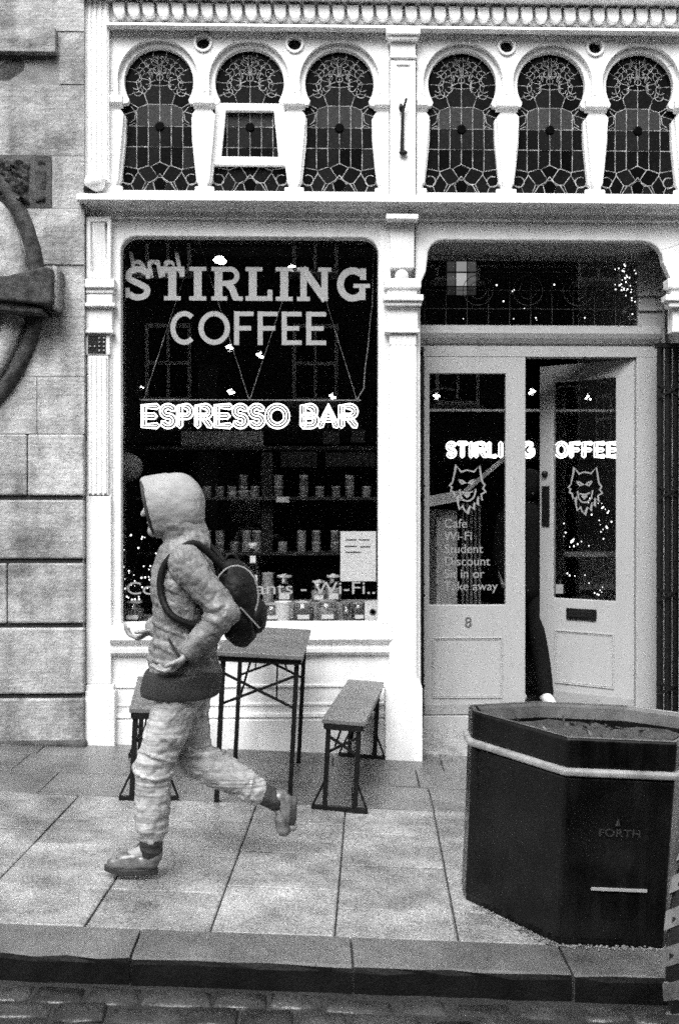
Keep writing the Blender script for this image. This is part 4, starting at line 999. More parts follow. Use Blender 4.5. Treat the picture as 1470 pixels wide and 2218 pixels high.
# ================================================================== FIXED THINGS ON THE FRONT
c = P(205, 395, -.10); r_ = empty('security_camera', c, 'small white dome security camera under the reeded pilaster', 'camera')
b = MB(); b.ball(c, .066, 24, (1, 1, .92)); b.build('dome', 'white', r_)
b = MB(); b.box(c.x - .05, c.x + .05, c.y, -.05, c.z - .02, c.z + .06); b.build('mount', 'white', r_, bevel=.01)
b = MB(); b.ball(c + Vector((-.030, .012, -.042)), .046, 16); b.build('lens', 'black', r_)
c = P(873, 275, -.05); r_ = empty('flag_bracket', c, 'black iron bracket on the pilaster between the window groups', 'bracket')
b = MB(); b.tube([P(870, 330, -.07), P(872, 240, -.08), P(880, 212, -.09)], .013, 8, r1=.007); b.build('rod', 'iron', r_)
b = MB(); b.ball(P(873, 330, -.065), .022, 12, (1.3, .8, .8)); b.build('foot', 'iron', r_); b = MB(); b.ball(P(868, 232, -.07), .018, 10, (.8, .8, 1.6)); b.build('collar', 'iron', r_)
# folding gates drawn back on both sides of the doorway
def gate(px0, px1, py0, py1, n, Y, lab):
    x0, x1 = fx(px0, Y), fx(px1, Y); z1 = fz(py0, Y, px0); z0 = fz(py1, Y, px0)
    r_ = empty('folding_gate', Vector(((x0+x1)/2, Y, z0)), lab, 'gate')
    for i in range(n):
        x = x0 + (x1-x0)*(i + .5)/n; y = Y + (.03 if i % 2 else 0)
        MB().box(x - .0125, x + .0125, y, y + .022, z0, z1).build('upright', 'iron', r_, bevel=.003)
    for zz in (.12, .36, .62, .88):
        z = z0 + (z1-z0)*zz; b = MB(); b.bar((x0, Y - .006, z + .07), (x1, Y - .006, z - .02), .006, .018); b.bar((x0, Y - .013, z - .02), (x1, Y - .013, z + .07), .006, .018); b.build('lattice', 'iron', r_)
    b = MB(); b.box(x0, x1, Y - .004, Y + .06, z1, z1 + .03); b.build('top_track', 'iron', r_)
gate(903, 918, 760, 1580, 2, .20, 'black folding gate drawn back beside the left door')
gate(1423, 1476, 752, 1600, 6, .14, 'black folding gate drawn back right of the open door')
# entrance ramp
e0, e1 = DO0 + .005, fx(1444) + .015
b = MB(); b.hexa([Vector((e0, -.02, -.4)), Vector((e1, -.02, -.4)), Vector((e1, DY - .021, -.4)), Vector((e0, DY - .021, -.4)), Vector((e0, -.02, gz(e0, 0) + .02)), Vector((e1, -.02, gz(e1, 0) + .02)), Vector((e1, DY - .021, dz(1578))), Vector((e0, DY - .021, dz(1578)))])
tag(b.build('entrance_ramp', 'slab'), kind='structure')

# ================================================================== TABLE AND BENCHES
def trestle(near, far, h, w, thick, over, name, lab, cat, top, splay):
    """folding beer-garden furniture: board on two steel end frames"""
    near, far = Vector(near), Vector(far); ax = (far - near); L_ = ax.length; ax.normalize(); gn = Vector((-GX, -GY, 1)).normalized(); sd = ax.cross(gn).normalized(); up = sd.cross(ax).normalized()
    if up.z < 0: up = -up
    M = lambda u, s, z: near + ax*u + sd*s + up*z
    r_ = empty(name, near.lerp(far, .5), lab, cat)
    b = MB(); b.hexa([M(-over, -w/2, h-thick), M(-over, w/2, h-thick), M(L_+over, w/2, h-thick), M(L_+over, -w/2, h-thick), M(-over, -w/2, h), M(-over, w/2, h), M(L_+over, w/2, h), M(L_+over, -w/2, h)]); b.build(top, 'wood', r_, bevel=.004)
    b = MB()
    for s in (-1, 1): b.bar(M(-over*.5, s*(w/2-.02), h-thick-.016), M(L_+over*.5, s*(w/2-.02), h-thick-.016), .022, .03)
    for u in (-over*.5, L_+over*.5): b.bar(M(u, -w/2+.02, h-thick-.017), M(u, w/2-.02, h-thick-.017), .022, .03)
    b.build('apron', 'iron', r_)
    lw = w/2 - .035
    for u, d in ((0, 1), (L_, -1)):
        for s in (-1, 1):
            bb_ = MB(); bb_.bar(M(u, s*lw, .0), M(u, s*lw, h-thick-.03), .026, .034); bb_.build('leg', 'iron', r_)
        def piece(nm, a, c, w_, h_=None): MB().bar(a, c, w_, h_).build(nm, 'iron', r_)
        if splay:
            piece('foot_bar', M(u, -lw-splay, .012), M(u, lw+splay, .012), .026, .02)
            for s in (-1, 1): piece('foot_brace', M(u, s*(lw+splay*.92), .02), M(u, s*lw, h*.34), .010, .012)
        zt_, zb_ = (h-thick-.07, h*.62) if splay else (h-thick-.10, h*.64)
        piece('cross_brace', M(u-.006*d, -lw, zt_), M(u-.006*d, lw, zb_), .014); piece('cross_brace', M(u+.012*d, -lw, zb_), M(u+.012*d, lw, zt_), .014)
        for s in (-1, 1): piece('stay', M(u, s*lw*.5, zb_+.04), M(u + d*min(.34, L_*.4), s*lw*.35, h-thick-.03), .010)
    return r_
trestle(G(548, 1741), G(578, 1648), .835, .47, .026, .07, 'folding_table', 'narrow grey topped folding table standing end on to the window', 'table', 'table_top', 0)
trestle(G(735, 1757), G(783, 1642), .50, .235, .026, .03, 'folding_bench', 'narrow folding bench right of the table beside the white column', 'bench', 'seat', .07)
trestle(G(322, 1733), G(334, 1642), .505, .25, .026, .03, 'folding_bench', 'narrow folding bench left of the table, behind the walker', 'bench', 'seat', .07)
# litter
b = MB(); c = G(500, 1662, .004); rs = random.Random(5); n = 9
ring = [c + Vector((.055*math.cos(2*math.pi*i/n)*rs.uniform(.7, 1.2), .035*math.sin(2*math.pi*i/n)*rs.uniform(.7, 1.2), rs.uniform(.0, .018))) for i in range(n)]
b.add([c + Vector((0, 0, .02))] + ring, [(0, 1+i, 1+(i+1) % n) for i in range(n)]); b.add([p - Vector((0, 0, .003)) for p in [c + Vector((0, 0, .02))] + ring], [(0, 1+(i+1) % n, 1+i) for i in range(n)])
tag(b.build('paper_napkin', 'paper'), 'crumpled white napkin lying on the flags under the table', 'napkin')

# ================================================================== PLANTER
A = G(1204, 2048); gn = Vector((-GX, -GY, 1)).normalized(); gx_ = Vector((1, 0, GX)).normalized(); gy_ = gn.cross(gx_)
OCT = [(0, 0), (.43, 0), (.73, .40), (.73, .52), (.45, .66), (.02, .66), (-.31, .52), (-.31, .40)]; OC = Vector((.21, .33))
cen = A + gx_*OC.x + gy_*OC.y; ptop = .815
pl = empty('planter', cen, 'large octagonal glossy black planter standing at the kerb', 'planter')
def octo(k, z): return [A + gx_*(OC.x + (u - OC.x)*k) + gy_*(OC.y + (v - OC.y)*k) + gn*z for u, v in OCT]
def oct_shell(profile):
    b = MB(); vs = []
    for r, z in profile: vs += octo(r, z)
    m = len(profile); b.add(vs, [(i*8+k, i*8+(k+1) % 8, (i+1)*8+(k+1) % 8, (i+1)*8+k) for i in range(m-1) for k in range(8)]); return b
T = ptop
oct_shell([(.968, -.06), (.968, .02), (.976, .03), (.98, .40), (.99, T-.155), (.88, T-.155)]).build('body', 'planter', pl, bevel=.008)
oct_shell([(.93, T-.152), (1.022, T-.148), (1.027, T-.128), (.99, T-.118), (.93, T-.118)]).build('band', mat('worn planter edge', .20, .3, var=.4, vscale=12), pl, bevel=.006)
oct_shell([(.93, T-.117), (.99, T-.115), (.995, T-.012), (.985, T), (.925, T), (.915, T-.015), (.90, T-.12)]).build('rim', 'planter', pl, bevel=.008)
oct_shell([(.924, T+.0015), (.913, T-.012), (.895, T-.20)]).build('liner', mat('grey planter liner', .10, .5, var=.45, vscale=8), pl)
oct_shell([(.983, T+.001), (.978, T+.004), (.955, T+.004), (.95, T+.001)]).build('worn_lip', mat('worn planter lip', .07, .35, var=.6, vscale=14), pl)
b = MB(); rs = random.Random(2); vs = [cen + gn*(T-.07)]; rings = 7; NS = 24
def oct_at(a, f):
    # point on the outline in direction a, scaled by f
    d = Vector((math.cos(a), math.sin(a))); best = .1
    for k in range(8):
        p, q = Vector(OCT[k]) - OC, Vector(OCT[(k+1) % 8]) - OC; e = q - p; den = d.x*e.y - d.y*e.x
        if abs(den) < 1e-9: continue
        tt = (p.x*e.y - p.y*e.x)/den; uu = (p.x*d.y - p.y*d.x)/den
        if tt > 0 and -1e-6 <= uu <= 1 + 1e-6: best = tt
    return cen + (gx_*d.x + gy_*d.y)*best*f
for i in range(1, rings+1):
    for k in range(NS): vs.append(oct_at(2*math.pi*k/NS, .89*i/rings) + gn*(T - .075 + rs.uniform(-.025, .02)))
fs = [(0, 1+k, 1+(k+1) % NS) for k in range(NS)] + [(1+i*NS+k, 1+(i+1)*NS+k, 1+(i+1)*NS+(k+1) % NS, 1+i*NS+(k+1) % NS) for i in range(rings-1) for k in range(NS)]
b.add(vs, fs, True); so = b.build('soil', 'soil', pl)
b = MB()
for i in range(70):
    p = oct_at(rs.uniform(0, 6.28), .8*math.sqrt(rs.random())) + gn*(T-.09); d = Vector((rs.uniform(-1, 1), rs.uniform(-1, 1), rs.uniform(.05, .45))).normalized(); sdv = d.cross(Vector((0, 0, 1))).normalized()*rs.uniform(.006, .014)
    l = rs.uniform(.03, .075); q1 = p + d*l*.5 + Vector((0, 0, .012)); q2 = p + d*l
    b.add([p, q1 - sdv, q2, q1 + sdv], [(0, 1, 2), (0, 2, 3)])
gpl = b.build('bedding_leaves', 'leaf'); tag(gpl, 'low dark withered leaves covering the soil of the planter', 'plants', kind='stuff')
FP = lambda u, v, t: A + gx_*u + gy_*(.33*.02 - .003 - t) + gn*v       # on the front face
t = text_mesh('FORTH', .042, lambda u, v, tt: FP(.225 + u*1.25, .435 + v, .001 + tt), .003, 'CENTER')
t.prism([(.205, .478), (.225, .478), (.215, .508)], FP, .001, .004); t.build('maker_mark', mat('faint mark', .022, .5), pl)
MB().prism([(.125, .222), (.345, .222), (.345, .233), (.125, .233)], FP, .001, .006).build('inlay_strip', 'vinyl', pl)
b = MB()
for i in range(300):
    p = oct_at(rs.uniform(math.pi*1.0, math.pi*1.9), rs.uniform(.97, 1.05) + .07*rs.random()**3)
    if p.y < YK + .02: continue
    b.ball((p.x, p.y, gz(p.x, p.y) + .003), rs.uniform(.003, .009), 5, (1, 1, .6))
tag(b.build('grit', 'slab2'), 'pale grit and dirt washed against the foot of the planter', 'grit', kind='stuff')

# ================================================================== WHEEL AT THE RIGHT EDGE
wR, wW = .40, .20
wxy = Vector((fx(1482, YK - .36), YK - .36, 0)); wc = Vector((wxy.x + .155, wxy.y, gz(wxy.x, wxy.y) + RZ + wR + .012))
wh = empty('wheel', wc - Vector((0, 0, wR)), 'wheel with deep diagonal tread standing at the right edge by the kerb', 'wheel')
qr = Euler((0, 0, R(-38))).to_matrix()
def wheel_pts(r, w_, a): return wc + qr @ Vector((w_, r*math.cos(a), r*math.sin(a)))
prof = [(.235, -.07), (.25, -.092), (.31, -.10), (.365, -.094), (.388, -.075), (.395, -.03), (.395, .03), (.388, .075), (.365, .094), (.31, .10), (.25, .092), (.235, .07)]
b = MB(); n = 48; vs = [wheel_pts(r, w_, 2*math.pi*k/n) for r, w_ in prof for k in range(n)]; m = len(prof)
b.add(vs, [(i*n+k, i*n+(k+1) % n, (i+1)*n+(k+1) % n, (i+1)*n+k) for i in range(m-1) for k in range(n)], True); b.build('tyre', 'rubber', wh)
rub = mat('pale sky lit tread', .11, .25, var=.5, vscale=12)  # paler than the tyre: sky reflection on the tread put into the colour
for k in range(22):
    for s in (-1, 1):
        a0 = 2*math.pi*k/22; b = MB(); pts = []
        for r_0 in (-.004, .012):
            for (w_, da) in ((.012, .0), (.098, .13), (.098, .28), (.012, .15)):
                rr = (.395 if w_ < .05 else .372) + r_0; pts.append(wheel_pts(rr, s*w_, a0 + da + (.06 if s > 0 else 0)))
        b.hexa(pts); b.build('tread_block', rub, wh)
b = MB(); vs = [wheel_pts(r, w_, 2*math.pi*k/n) for r, w_ in ((.24, -.072), (.20, -.05), (.17, -.02), (.06, -.05), (.001, -.055)) for k in range(n)]
b.add(vs, [(i*n+k, i*n+(k+1) % n, (i+1)*n+(k+1) % n, (i+1)*n+k) for i in range(4) for k in range(n)], True); b.build('rim', 'steel', wh)

# ================================================================== PEOPLE
def remesh(o, vox, smooth=6, disp=None):
    m = o.modifiers.new('remesh', 'REMESH'); m.mode = 'VOXEL'; m.voxel_size = vox; m.use_smooth_shade = True
    s = o.modifiers.new('smooth', 'SMOOTH'); s.iterations = smooth; s.factor = .5
    if disp:
        tx = bpy.data.textures.new('folds', 'CLOUDS'); tx.noise_scale = disp[1]; tx.noise_depth = 2
        d = o.modifiers.new('folds', 'DISPLACE'); d.texture = tx; d.strength = disp[0]; d.mid_level = .5; d.texture_coords = 'LOCAL'
def limb(b, pts, rs_):
    for (p, q), (a, c) in zip(zip(pts[:-1], pts[1:]), zip(rs_[:-1], rs_[1:])): b.capsule(p, q, a, c)
def hand(b, wrist, d, palm_n, curl=.5, s=1.0):
    """palm, four fingers and a thumb in a loose curl"""
    d = d.normalized(); n = palm_n.normalized(); sd = d.cross(n).normalized(); 
    for i in range(4):
        o = (i - 1.5)*.019*s; base = wrist + d*.085*s + sd*o
        b.capsule(wrist + sd*o*.6 + d*.01, base, .015*s, .0115*s, 8)
        L_ = (.034, .040, .038, .030)[i]*s; p = base; dd = d.copy()
        for k in range(3):
            dd = (dd + n*curl).normalized(); q = p + dd*L_*(1 - .18*k); b.capsule(p, q, (.0098 - .001*k)*s, (.009 - .001*k)*s, 8); p = q
    p = wrist + d*.03*s - sd*.024*s; t1 = p + (d*.6 - sd*.7 + n*.3).normalized()*.04*s; t2 = t1 + (d*.9 + n*.4).normalized()*.032*s
    b.capsule(p, t1, .014*s, .011*s, 8); b.capsule(t1, t2, .0105*s, .009*s, 8)
WYp = G(290, 1886).y                              # plane in which the walker moves
def J(px, py, off=0.0): return P(px, py, WYp) + Vector((0, off, 0))
near, farr = -.085, .085
head = J(366, 1100); neck = J(394, 1170); chest = J(406, 1240); pelv = J(400, 1462)
# left leg (near the camera) carries the weight; right leg swings behind
hipL, kneL, ankL, heelL, toeL = J(396, 1490, near), J(340, 1652, near), J(334, 1825, near), J(348, 1868, near), J(236, 1868, near)
hipR, kneR, ankR, heelR, toeR = J(404, 1490, farr), J(410, 1650, farr), J(590, 1744, farr), J(634, 1736, farr), J(632, 1804, farr)
shL, elL, wrL = J(412, 1212, near*1.95), J(496, 1318, near*2.4), J(420, 1402, near*2.3)
shR, elR, wrR = J(396, 1212, farr*1.95), J(392, 1332, farr*2.3), J(322, 1372, farr*2.0)
b = MB()
b.ball(head + Vector((.005, 0, .012)), .105, 20, (1.0, .78, 1.12)); b.ball(head + Vector((-.022, 0, -.05)), .075, 16, (.95, .78, 1.0))
b.capsule(neck + Vector((.015, 0, .01)), head + Vector((.02, 0, -.04)), .055, .052)
b.capsule(head + Vector((-.096, 0, .012)), head + Vector((-.114, 0, -.028)), .010, .014, 8)          # nose
b.capsule(head + Vector((-.086, -.020, -.066)), head + Vector((-.086, .020, -.066)), .010, .010, 8)  # lips
b.ball(head + Vector((-.068, 0, -.102)), .030, 10)                                                    # chin
for s in (-1, 1):
    b.ball(head + Vector((.012, s*.083, -.012)), .030, 10, (.7, .35, 1.1)); b.capsule(head + Vector((-.095, s*.018, .035)), head + Vector((-.082, s*.048, .033)), .010, .009, 8)
b.capsule(neck, chest, .06, .115); b.capsule(chest + Vector((0, -.09, .04)), chest + Vector((0, .09, .04)), .085, .085)
b.capsule(chest, pelv, .12, .115); b.capsule(pelv + Vector((0, -.06, 0)), pelv + Vector((0, .06, 0)), .112, .112)
limb(b, [hipL, kneL, ankL], [.080, .054, .036]); limb(b, [hipR, kneR, ankR], [.080, .054, .036])
b.capsule(ankL, toeL + Vector((.05, 0, .03)), .034, .024); b.capsule(ankR, toeR, .034, .024)
limb(b, [shL, elL, wrL], [.05, .040, .027]); limb(b, [shR, elR, wrR], [.05, .040, .027])
hand(b, wrL, (wrL - elL), Vector((-.6, .1, .7)), .8, 1.08); hand(b, wrR, (wrR - elR), Vector((.3, .2, 1)), .8, 1.05)
person = b.build('person', 'skin'); remesh(person, .0070, 3)
tag(person, 'walker in a grey hooded jacket and loose pale trousers striding left', 'person')
b = MB()
for s in (-1, 1): b.ball(head + Vector((-.090, s*.034, .014)), .0105, 10)
b.build('eyes', 'black', person)
# --- jacket: loose surface lofted round the trunk, with raglan sleeves and a gathered waist
def loft(rings, n=40, closed_top=False, wob=0.0, seed=0):
    """rings: (centre, radius x, radius y); open shell"""
    rs2 = random.Random(seed); ph = [rs2.uniform(0, 6.28) for _ in range(6)]; vs = []
    for i, (c, rx, ry) in enumerate(rings):
        for k in range(n):
            a = 2*math.pi*k/n
            w = 1 + wob*(math.sin(3*a + ph[0] + i*.9) + .7*math.sin(5*a + ph[1] - i*1.3) + .5*math.sin(9*a + ph[2] + i*.6))
            vs.append(c + Vector((rx*w*math.cos(a), ry*w*math.sin(a), .012*wob*30*math.sin(2*a + ph[3] + i)*0.3)))
    return vs, [(i*n+k, i*n+(k+1) % n, (i+1)*n+(k+1) % n, (i+1)*n+k) for i in range(len(rings)-1) for k in range(n)]
def cloth(name, rings, m, parent, thick=.008, wob=.03, seed=1, cap=False, sub=2):
    vs, fs = loft(rings, 40, wob=wob, seed=seed); b = MB(); b.add(vs, fs, True)
    if cap: b.add(vs[:40], [tuple(range(40))], True)
    o = b.build(name, m, parent, weld=True)
    so_ = o.modifiers.new('thickness', 'SOLIDIFY'); so_.thickness = thick; so_.offset = 0
    sd_ = o.modifiers.new('subdivision', 'SUBSURF'); sd_.levels = sub; sd_.render_levels = sub
    return o
lean = lambda t: neck.lerp(pelv, t)
def folds(o, big, small):
    for nm, ty, sc_, st in (('drape', 'CLOUDS', .13, big), ('creases', 'MARBLE', .055, small)):
        tx = bpy.data.textures.new(nm, ty); tx.noise_scale = sc_; tx.noise_depth = 2
        if ty == 'MARBLE': tx.turbulence = 14; tx.marble_type = 'SHARP'
        d = o.modifiers.new(nm, 'DISPLACE'); d.texture = tx; d.strength = st; d.mid_level = .5; d.texture_coords = 'LOCAL'
b = MB()
prf = [(.02, .088, .100), (.09, .108, .140), (.18, .130, .176), (.30, .147, .188), (.45, .150, .182), (.60, .147, .174), (.75, .154, .178), (.88, .162, .186), (.97, .160, .184)]
def prof_at(t):
    for (t0, a0, c0), (t1, a1, c1) in zip(prf[:-1], prf[1:]):
        if t0 <= t <= t1: f = (t - t0)/(t1 - t0); return a0 + (a1-a0)*f, c0 + (c1-c0)*f
    return prf[-1][1:]
rsj = random.Random(8)
for i in range(14):
    t = .03 + .96*i/13; rx, ry = prof_at(t); c = lean(t) + Vector((.01*(1-t), 0, 0))
    b.ball(c, 1.0, 28, (rx*.98*rsj.uniform(.985, 1.015), ry*.98, .085), Euler((0, rsj.uniform(.1, .3), 0)))
b.capsule(head + Vector((.055, 0, -.07)), neck + Vector((.03, 0, -.01)), .106, .098); b.capsule(neck + Vector((.03, -.02, -.01)), lean(.2), .09, .115)
b.capsule(chest + Vector((.0, -.10, .05)), chest + Vector((.0, .10, .05)), .085, .085)
for s_h, s_e, s_w in ((shL, elL, wrL), (shR, elR, wrR)):
    limb(b, [s_h, s_h.lerp(s_e, .5), s_e, s_e.lerp(s_w, .5), s_w - (s_w - s_e)*.06], [.078, .070, .064, .058, .046])
    for f_ in (.72, .86, 1.0, 1.12, 1.26):                     # sleeve bunched at the elbow
        p = s_h.lerp(s_e, f_) if f_ <= 1 else s_e.lerp(s_w, f_ - 1); d = (s_e - s_h) if f_ <= 1 else (s_w - s_e); rr = .070 + rsj.uniform(-.002, .005)
        b.ball(p, 1.0, 20, (rr, rr, .018), (d.to_track_quat('Z', 'Y') @ Euler((rsj.uniform(-.5, .5), rsj.uniform(-.4, .4), 0)).to_quaternion()).to_euler())
for t, tilt in ((.40, .35), (.52, .55), (.66, .30), (.80, .45), (.92, .2)):   # slanting pulls across the body
    rx, ry = prof_at(t); b.ball(lean(t), 1.0, 28, (rx*1.02, ry*1.015, .020), Euler((rsj.uniform(-.15, .15), tilt, 0)))
jk = b.build('jacket', 'jacket', person); remesh(jk, .0065, 4); folds(jk, .036, .0058)
for s_e, s_w in ((elL, wrL), (elR, wrR)):
    dd = (s_w - s_e).normalized(); e = s_w; b = MB(); b.tube([e - dd*.045, e - dd*.035, e + dd*.004, e + dd*.008], [.043, .047, .045, .036], 18); b.build('cuff', 'hoodrib', jk)
fw = Vector((-.012, 0, 0))
cloth('hem_band', [(lean(.955), .150, .174), (lean(.97) + fw*.5, .168, .190), (lean(1.02) + fw, .170, .192), (lean(1.08) + fw*1.5, .172, .194), (lean(1.13) + fw*1.8, .170, .192), (lean(1.142) + fw*1.8, .164, .186)], 'shorts', jk, wob=.014, seed=2)
# --- hood: open shell round the head, rolled edge in front
hc = head + Vector((.0, 0, .005)); nH = 32
prof_h = [(.158, .015, .015, -.01), (.155, .055, .06, -.01), (.138, .090, .100, -.005), (.100, .114, .130, .0), (.050, .124, .143, .004), (-.005, .122, .143, .006), (-.050, .112, .136, .004), (-.082, .100, .126, .0), (-.092, .097, .122, -.002), (-.086, .090, .114, -.002), (-.06, .092, .116, 0)]
vs = []
for (dx_, ry, rz, dz_) in prof_h:
    for k in range(nH):
        a = 2*math.pi*k/nH; lowr = 1.0 if math.sin(a) > -.2 else 1.0 + .12*(-math.sin(a) - .2)
        vs.append(hc + Vector((dx_ + .03*math.sin(a)*(-1 if dx_ < -.05 else 0), ry*math.cos(a), dz_ + rz*math.sin(a)*lowr + .006*math.sin(3*a + dx_*40))))
b = MB(); b.add(vs, [(i*nH+k, i*nH+(k+1) % nH, (i+1)*nH+(k+1) % nH, (i+1)*nH+k) for i in range(len(prof_h)-1) for k in range(nH)], True); b.add(vs[:nH], [tuple(range(nH))], True)
hd = b.build('hood', 'hood', person, weld=True)
sd_ = hd.modifiers.new('subdivision', 'SUBSURF'); sd_.levels = 2; sd_.render_levels = 2
folds(hd, .022, .0035)
# --- shorts, leggings, shoes
b = MB(); rst = random.Random(3)
b.capsule(pelv + Vector((0, -.055, -.03)), pelv + Vector((0, .055, -.03)), .115, .115)
for hp, kn, an in ((hipL, kneL, ankL), (hipR, kneR, ankR)):
    limb(b, [hp, kn, kn.lerp(an, .5), an.lerp(kn, .20)], [.098, .084, .074, .058])
    for f_ in (.40, .52, .60, .68, .76, .83):                   # cloth bunched above the shoe
        d = an - kn; p = kn + d*f_; rr = .084 - .024*f_ + rst.uniform(-.002, .006)
        b.ball(p, 1.0, 20, (rr, rr, .014), (d.to_track_quat('Z', 'Y') @ Euler((rst.uniform(-.4, .4), rst.uniform(-.4, .4), 0)).to_quaternion()).to_euler())
    for f_ in (.86, .98):
        d = kn - hp; p = hp + d*f_; b.ball(p, 1.0, 20, (.098, .094, .018), (d.to_track_quat('Z', 'Y') @ Euler((rst.uniform(-.5, .5), rst.uniform(-.5, .5), 0)).to_quaternion()).to_euler())
for kn_, an_ in ((kneL, ankL), (kneR, ankR)):
    q = MB(); q.capsule(kn_.lerp(an_, .72), an_.lerp(kn_, -.04), .050, .047)
    for f_ in (.86, .93, 1.0): q.ball(kn_.lerp(an_, f_), 1.0, 18, (.053, .053, .014), Euler((rst.uniform(-.2, .2), rst.uniform(-.2, .2), 0)))
    so2 = q.build('sock', 'shorts', person); remesh(so2, .007, 3, (.006, .03))
o = b.build('trousers', 'legging', person); remesh(o, .0065, 4); folds(o, .030, .0055)
def shoe(ank, heel, toe, upv):
    f = (toe - heel).normalized(); u = (upv - f*upv.dot(f)).normalized(); y = f.cross(u)
    b = MB(); L_ = (toe - heel).length
    b.capsule(heel + f*.03 + u*.034, heel + f*L_*.45 + u*.034, .038, .039); b.capsule(heel + f*L_*.45 + u*.032, toe - f*.035 + u*.024, .040, .030); b.capsule(heel + f*.042 + u*.04, ank + (heel - ank)*.30, .040, .043)
    b.capsule(heel + f*.10 + u*.045, heel + f*.15 + u*.038, .039, .037)
    s1 = b.build('shoe', 'shoe', person); remesh(s1, .0065, 3)
    b = MB(); outl = []
    for q in range(24):
        a = 2*math.pi*q/24; cx = L_*.5 + L_*.515*math.cos(a); cy = (.037 + .006*math.cos(a))*math.sin(a); outl.append((cx, cy))
    b.prism(outl, lambda uu, vv, t: heel + f*uu + y*vv + u*(t + (.012 if uu > L_*.85 else 0)), -.018, .008); b.build('sole', 'sole', s1, bevel=.004)
    for q in range(4):
        p = heel + f*(L_*.44 + q*.024) + u*(.076 - q*.007); MB().bar(p - y*.024, p + y*.024, .007, .005).build('lace', 'sole', s1)
shoe(ankL, heelL, toeL, Vector((0, 0, 1))); shoe(ankR, heelR, toeR, Vector((-.7, 0, .6)))
# pocket and hood piping of the jacket
b = MB(); b.tube([J(378, 1372, -.185), J(398, 1404, -.19), J(420, 1424, -.185)], .006, 6); b.build('pocket_welt', 'shorts', jk)
b = MB(); b.tube([hc + Vector((-.088, .097*math.cos(a), .122*math.sin(a))) + Vector((-.028*math.sin(a), 0, 0)) for a in [2*math.pi*k/24 for k in range(24)]], .008, 6, True); b.build('hood_piping', 'shorts', hd)
# --- soft backpack
bc = J(516, 1300); bx2 = Vector((.16, 0, -.0)); b = MB()
for dx_, dz_, r0, sy_, sz_ in ((0, .03, .115, 1.15, 1.25), (.0, -.08, .120, 1.15, 1.1), (.035, -.05, .10, 1.0, 1.2), (-.03, .10, .085, 1.2, .9)):
    b.ball(bc + Vector((dx_, 0, dz_)), r0, 20, (.80, sy_, sz_), Euler((0, -.18, 0)))
bag = b.build('backpack', 'bag', None); remesh(bag, .008, 4); folds(bag, .03, .004); tag(bag, 'soft black backpack on the back of the striding walker', 'backpack')
b = MB(); b.ball(bc + Vector((.085, 0, -.07)), .075, 18, (.55, 1.15, 1.05)); o = b.build('front_pocket', 'bag', bag); folds(o, .012, .003)
b = MB(); b.tube([bc + Vector((.095*math.cos(a)*1.02, -.122, .03 + .13*math.sin(a))) for a in [R(-30 + 200*k/12) for k in range(13)]], .0045, 6); b.build('zip_line', 'hoodrib', bag)
b = MB(); b.tube([bc + Vector((-.03 + .03*math.cos(a), 0, .165 + .04*math.sin(a))) for a in [R(180*k/8) for k in range(9)]], .008, 6); b.build('grab_handle', 'bag', bag)
b = MB(); b.bar(bc + Vector((.02, -.135, -.02)), bc + Vector((.10, -.115, -.11)), .022, .006); b.build('webbing', 'hoodrib', bag)
for sy_ in (-1, 1):
    b = MB(); yy = sy_*.135; stp = [bc + Vector((-.05, sy_*.09, .14)), J(438, 1178, yy), J(402, 1186, yy*1.25), J(366, 1225, yy*1.2), J(362, 1280, yy*1.25), J(395, 1330, yy*1.45), bc + Vector((-.06, sy_*.13, -.12))]
    sm = []; ext = [stp[0]] + stp + [stp[-1]]
    for q in range(len(stp)-1):
        p0, p1, p2, p3 = ext[q:q+4]
        for w_ in range(6):
            t = w_/6; sm.append(.5*((2*p1) + (p2-p0)*t + (2*p0 - 5*p1 + 4*p2 - p3)*t*t + (3*p1 - p0 - 3*p2 + p3)*t**3))
    sm.append(stp[-1]); b.tube(sm, .016, 8); b.build('strap', 'bag', bag)
# figure standing in the shadow behind the open door
q0 = Vector((fx(1146, 1.0), 1.0, FZ)); b = MB()
def leg_of(s):
    if s < 0: return [q0 + Vector((-.08, 0, .92)), q0 + Vector((-.085, .01, .5)), q0 + Vector((-.09, .02, .09))]
    return [q0 + Vector((.07, 0, .92)), Vector((fx(1166, .86), .84, FZ + .5)), Vector((fx(1182, .74), .745, FZ + .09))]
b.ball(q0 + Vector((0, 0, 1.60)), .10, 16, (.8, .95, 1.15)); b.capsule(q0 + Vector((0, 0, 1.45)), q0 + Vector((0, 0, 1.55)), .055, .05)
b.capsule(q0 + Vector((0, 0, 1.30)), q0 + Vector((0, 0, .95)), .13, .12)
for s in (-1, 1):
    lg = leg_of(s); limb(b, lg, [.08, .055, .038]); b.capsule(lg[2] + Vector((0, -.01, -.05)), lg[2] + Vector((.01, -.15, -.06)), .032, .026)
    limb(b, [q0 + Vector((s*.18, 0, 1.36)), q0 + Vector((s*.22, .02, 1.08)), q0 + Vector((s*.20, -.06, .86))], [.055, .042, .028]); hand(b, q0 + Vector((s*.17, -.10, .90)), Vector((-s*.8, -.1, -.5)), Vector((0, -1, .2)), .3, .9)
b.capsule(q0 + Vector((-.15, 0, 1.36)), q0 + Vector((.15, 0, 1.36)), .075, .075); b.capsule(q0 + Vector((0, -.1, 1.58)), q0 + Vector((0, -.115, 1.56)), .014, .014, 8)
p2 = b.build('person', 'skin'); remesh(p2, .010, 3); tag(p2, 'dark clothed person in pale shoes standing inside behind the open door', 'person')
b = MB(); b.capsule(q0 + Vector((0, 0, 1.34)), q0 + Vector((0, 0, .85)), .16, .16); b.capsule(q0 + Vector((-.15, 0, 1.36)), q0 + Vector((.15, 0, 1.36)), .09, .09)
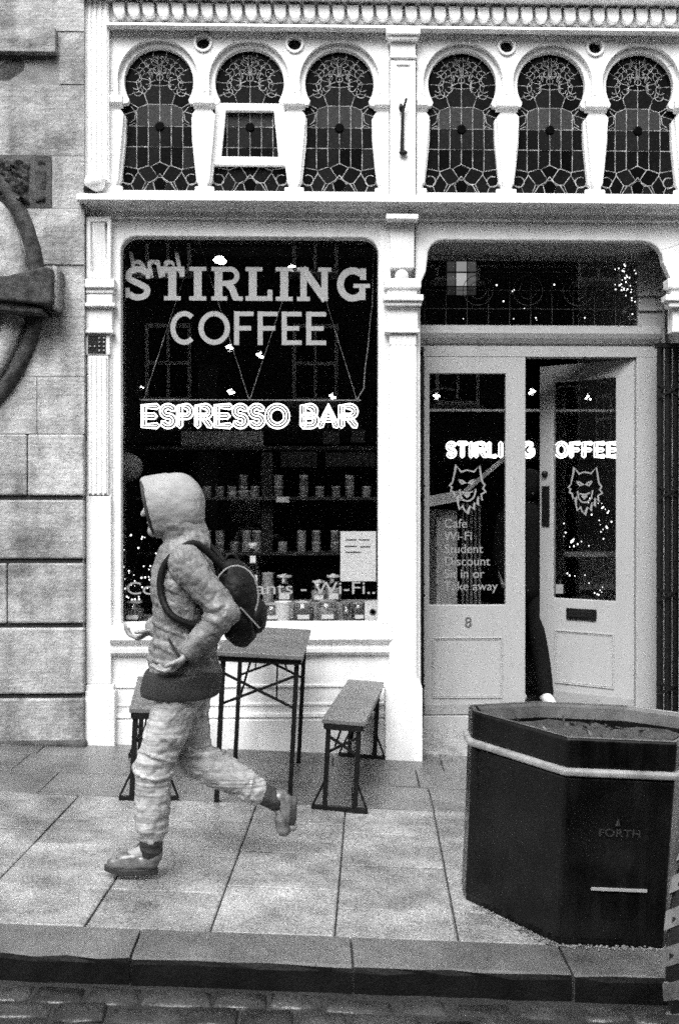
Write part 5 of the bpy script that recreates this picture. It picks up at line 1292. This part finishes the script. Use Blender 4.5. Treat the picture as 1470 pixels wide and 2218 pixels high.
for s in (-1, 1): limb(b, [q0 + Vector((s*.18, 0, 1.36)), q0 + Vector((s*.22, .02, 1.08)), q0 + Vector((s*.16, -.09, .90)), q0 + Vector((s*.08, -.10, .84))], [.075, .06, .055, .065])
o = b.build('coat', 'coat', p2); remesh(o, .013, 4)
b = MB()
for s in (-1, 1): limb(b, leg_of(s), [.095, .072, .058])
o = b.build('trousers', 'coat', p2); remesh(o, .011, 4)
b = MB(); b.ball(q0 + Vector((0, -.01, 1.62)), .125, 16, (.90, 1.02, 1.05)); b.build('hair', 'coat', p2)
for s in (-1, 1):
    an = leg_of(s)[2]; b = MB(); b.capsule(an + Vector((0, .01, -.045)), an + Vector((.0, -.08, -.045)), .045, .045); b.capsule(an + Vector((0, -.08, -.048)), an + Vector((.005, -.19, -.056)), .044, .033); o = b.build('shoe', 'paper', p2); remesh(o, .009, 3)

# ================================================================== OTHER SIDE OF THE STREET (mirrored in the glass)
ob_ = empty('tenement_building', Vector((0, -15, -.3)), 'dark stone building across the street mirrored dimly in the shop glass', 'building')
OY = -15.0
MB().box(-26, 26, OY - 6, OY, -2, 9.5).build('wall', 'opp', ob_)
b = MB(); b.prism([(OY - 6.2, 9.5), (OY + .25, 9.5), (OY - 3, 12)], lambda u, v, t: Vector((t, u, v)), -26, 26); b.build('roof', 'stonedark', ob_)
for i in range(-7, 8):
    for z in (3.9, 6.7):
        w_o = MB().box(i*3.2 - .5, i*3.2 + .5, OY + .002, OY + .03, z, z + 1.7).build('window', 'black', ob_)
        fm = MB()
        for x0_, x1_, z0_, z1_ in ((-.5, -.42, 0, 1.7), (.42, .5, 0, 1.7), (-.42, .42, 0, .09), (-.42, .42, 1.61, 1.7), (-.42, .42, .8, .88), (-.03, .03, .09, .8), (-.03, .03, .88, 1.61)): fm.box(i*3.2 + x0_, i*3.2 + x1_, OY + .032, OY + .07, z + z0_, z + z1_)
        fm.build('sash_frame', 'white', w_o)
        MB().box(i*3.2 - .62, i*3.2 + .62, OY + .001, OY + .12, z - .14, z - .005).build('sill', 'stone', w_o)
b = MB(); b.box(-26, 26, OY + .002, OY + .18, 3.0, 3.35); b.build('string_course', 'opp', ob_)
for i in range(-5, 6): MB().box(i*4.2 - 1.5, i*4.2 + 1.5, OY + .003, OY + .05, .3, 2.8).build('shop_window', 'black', ob_)
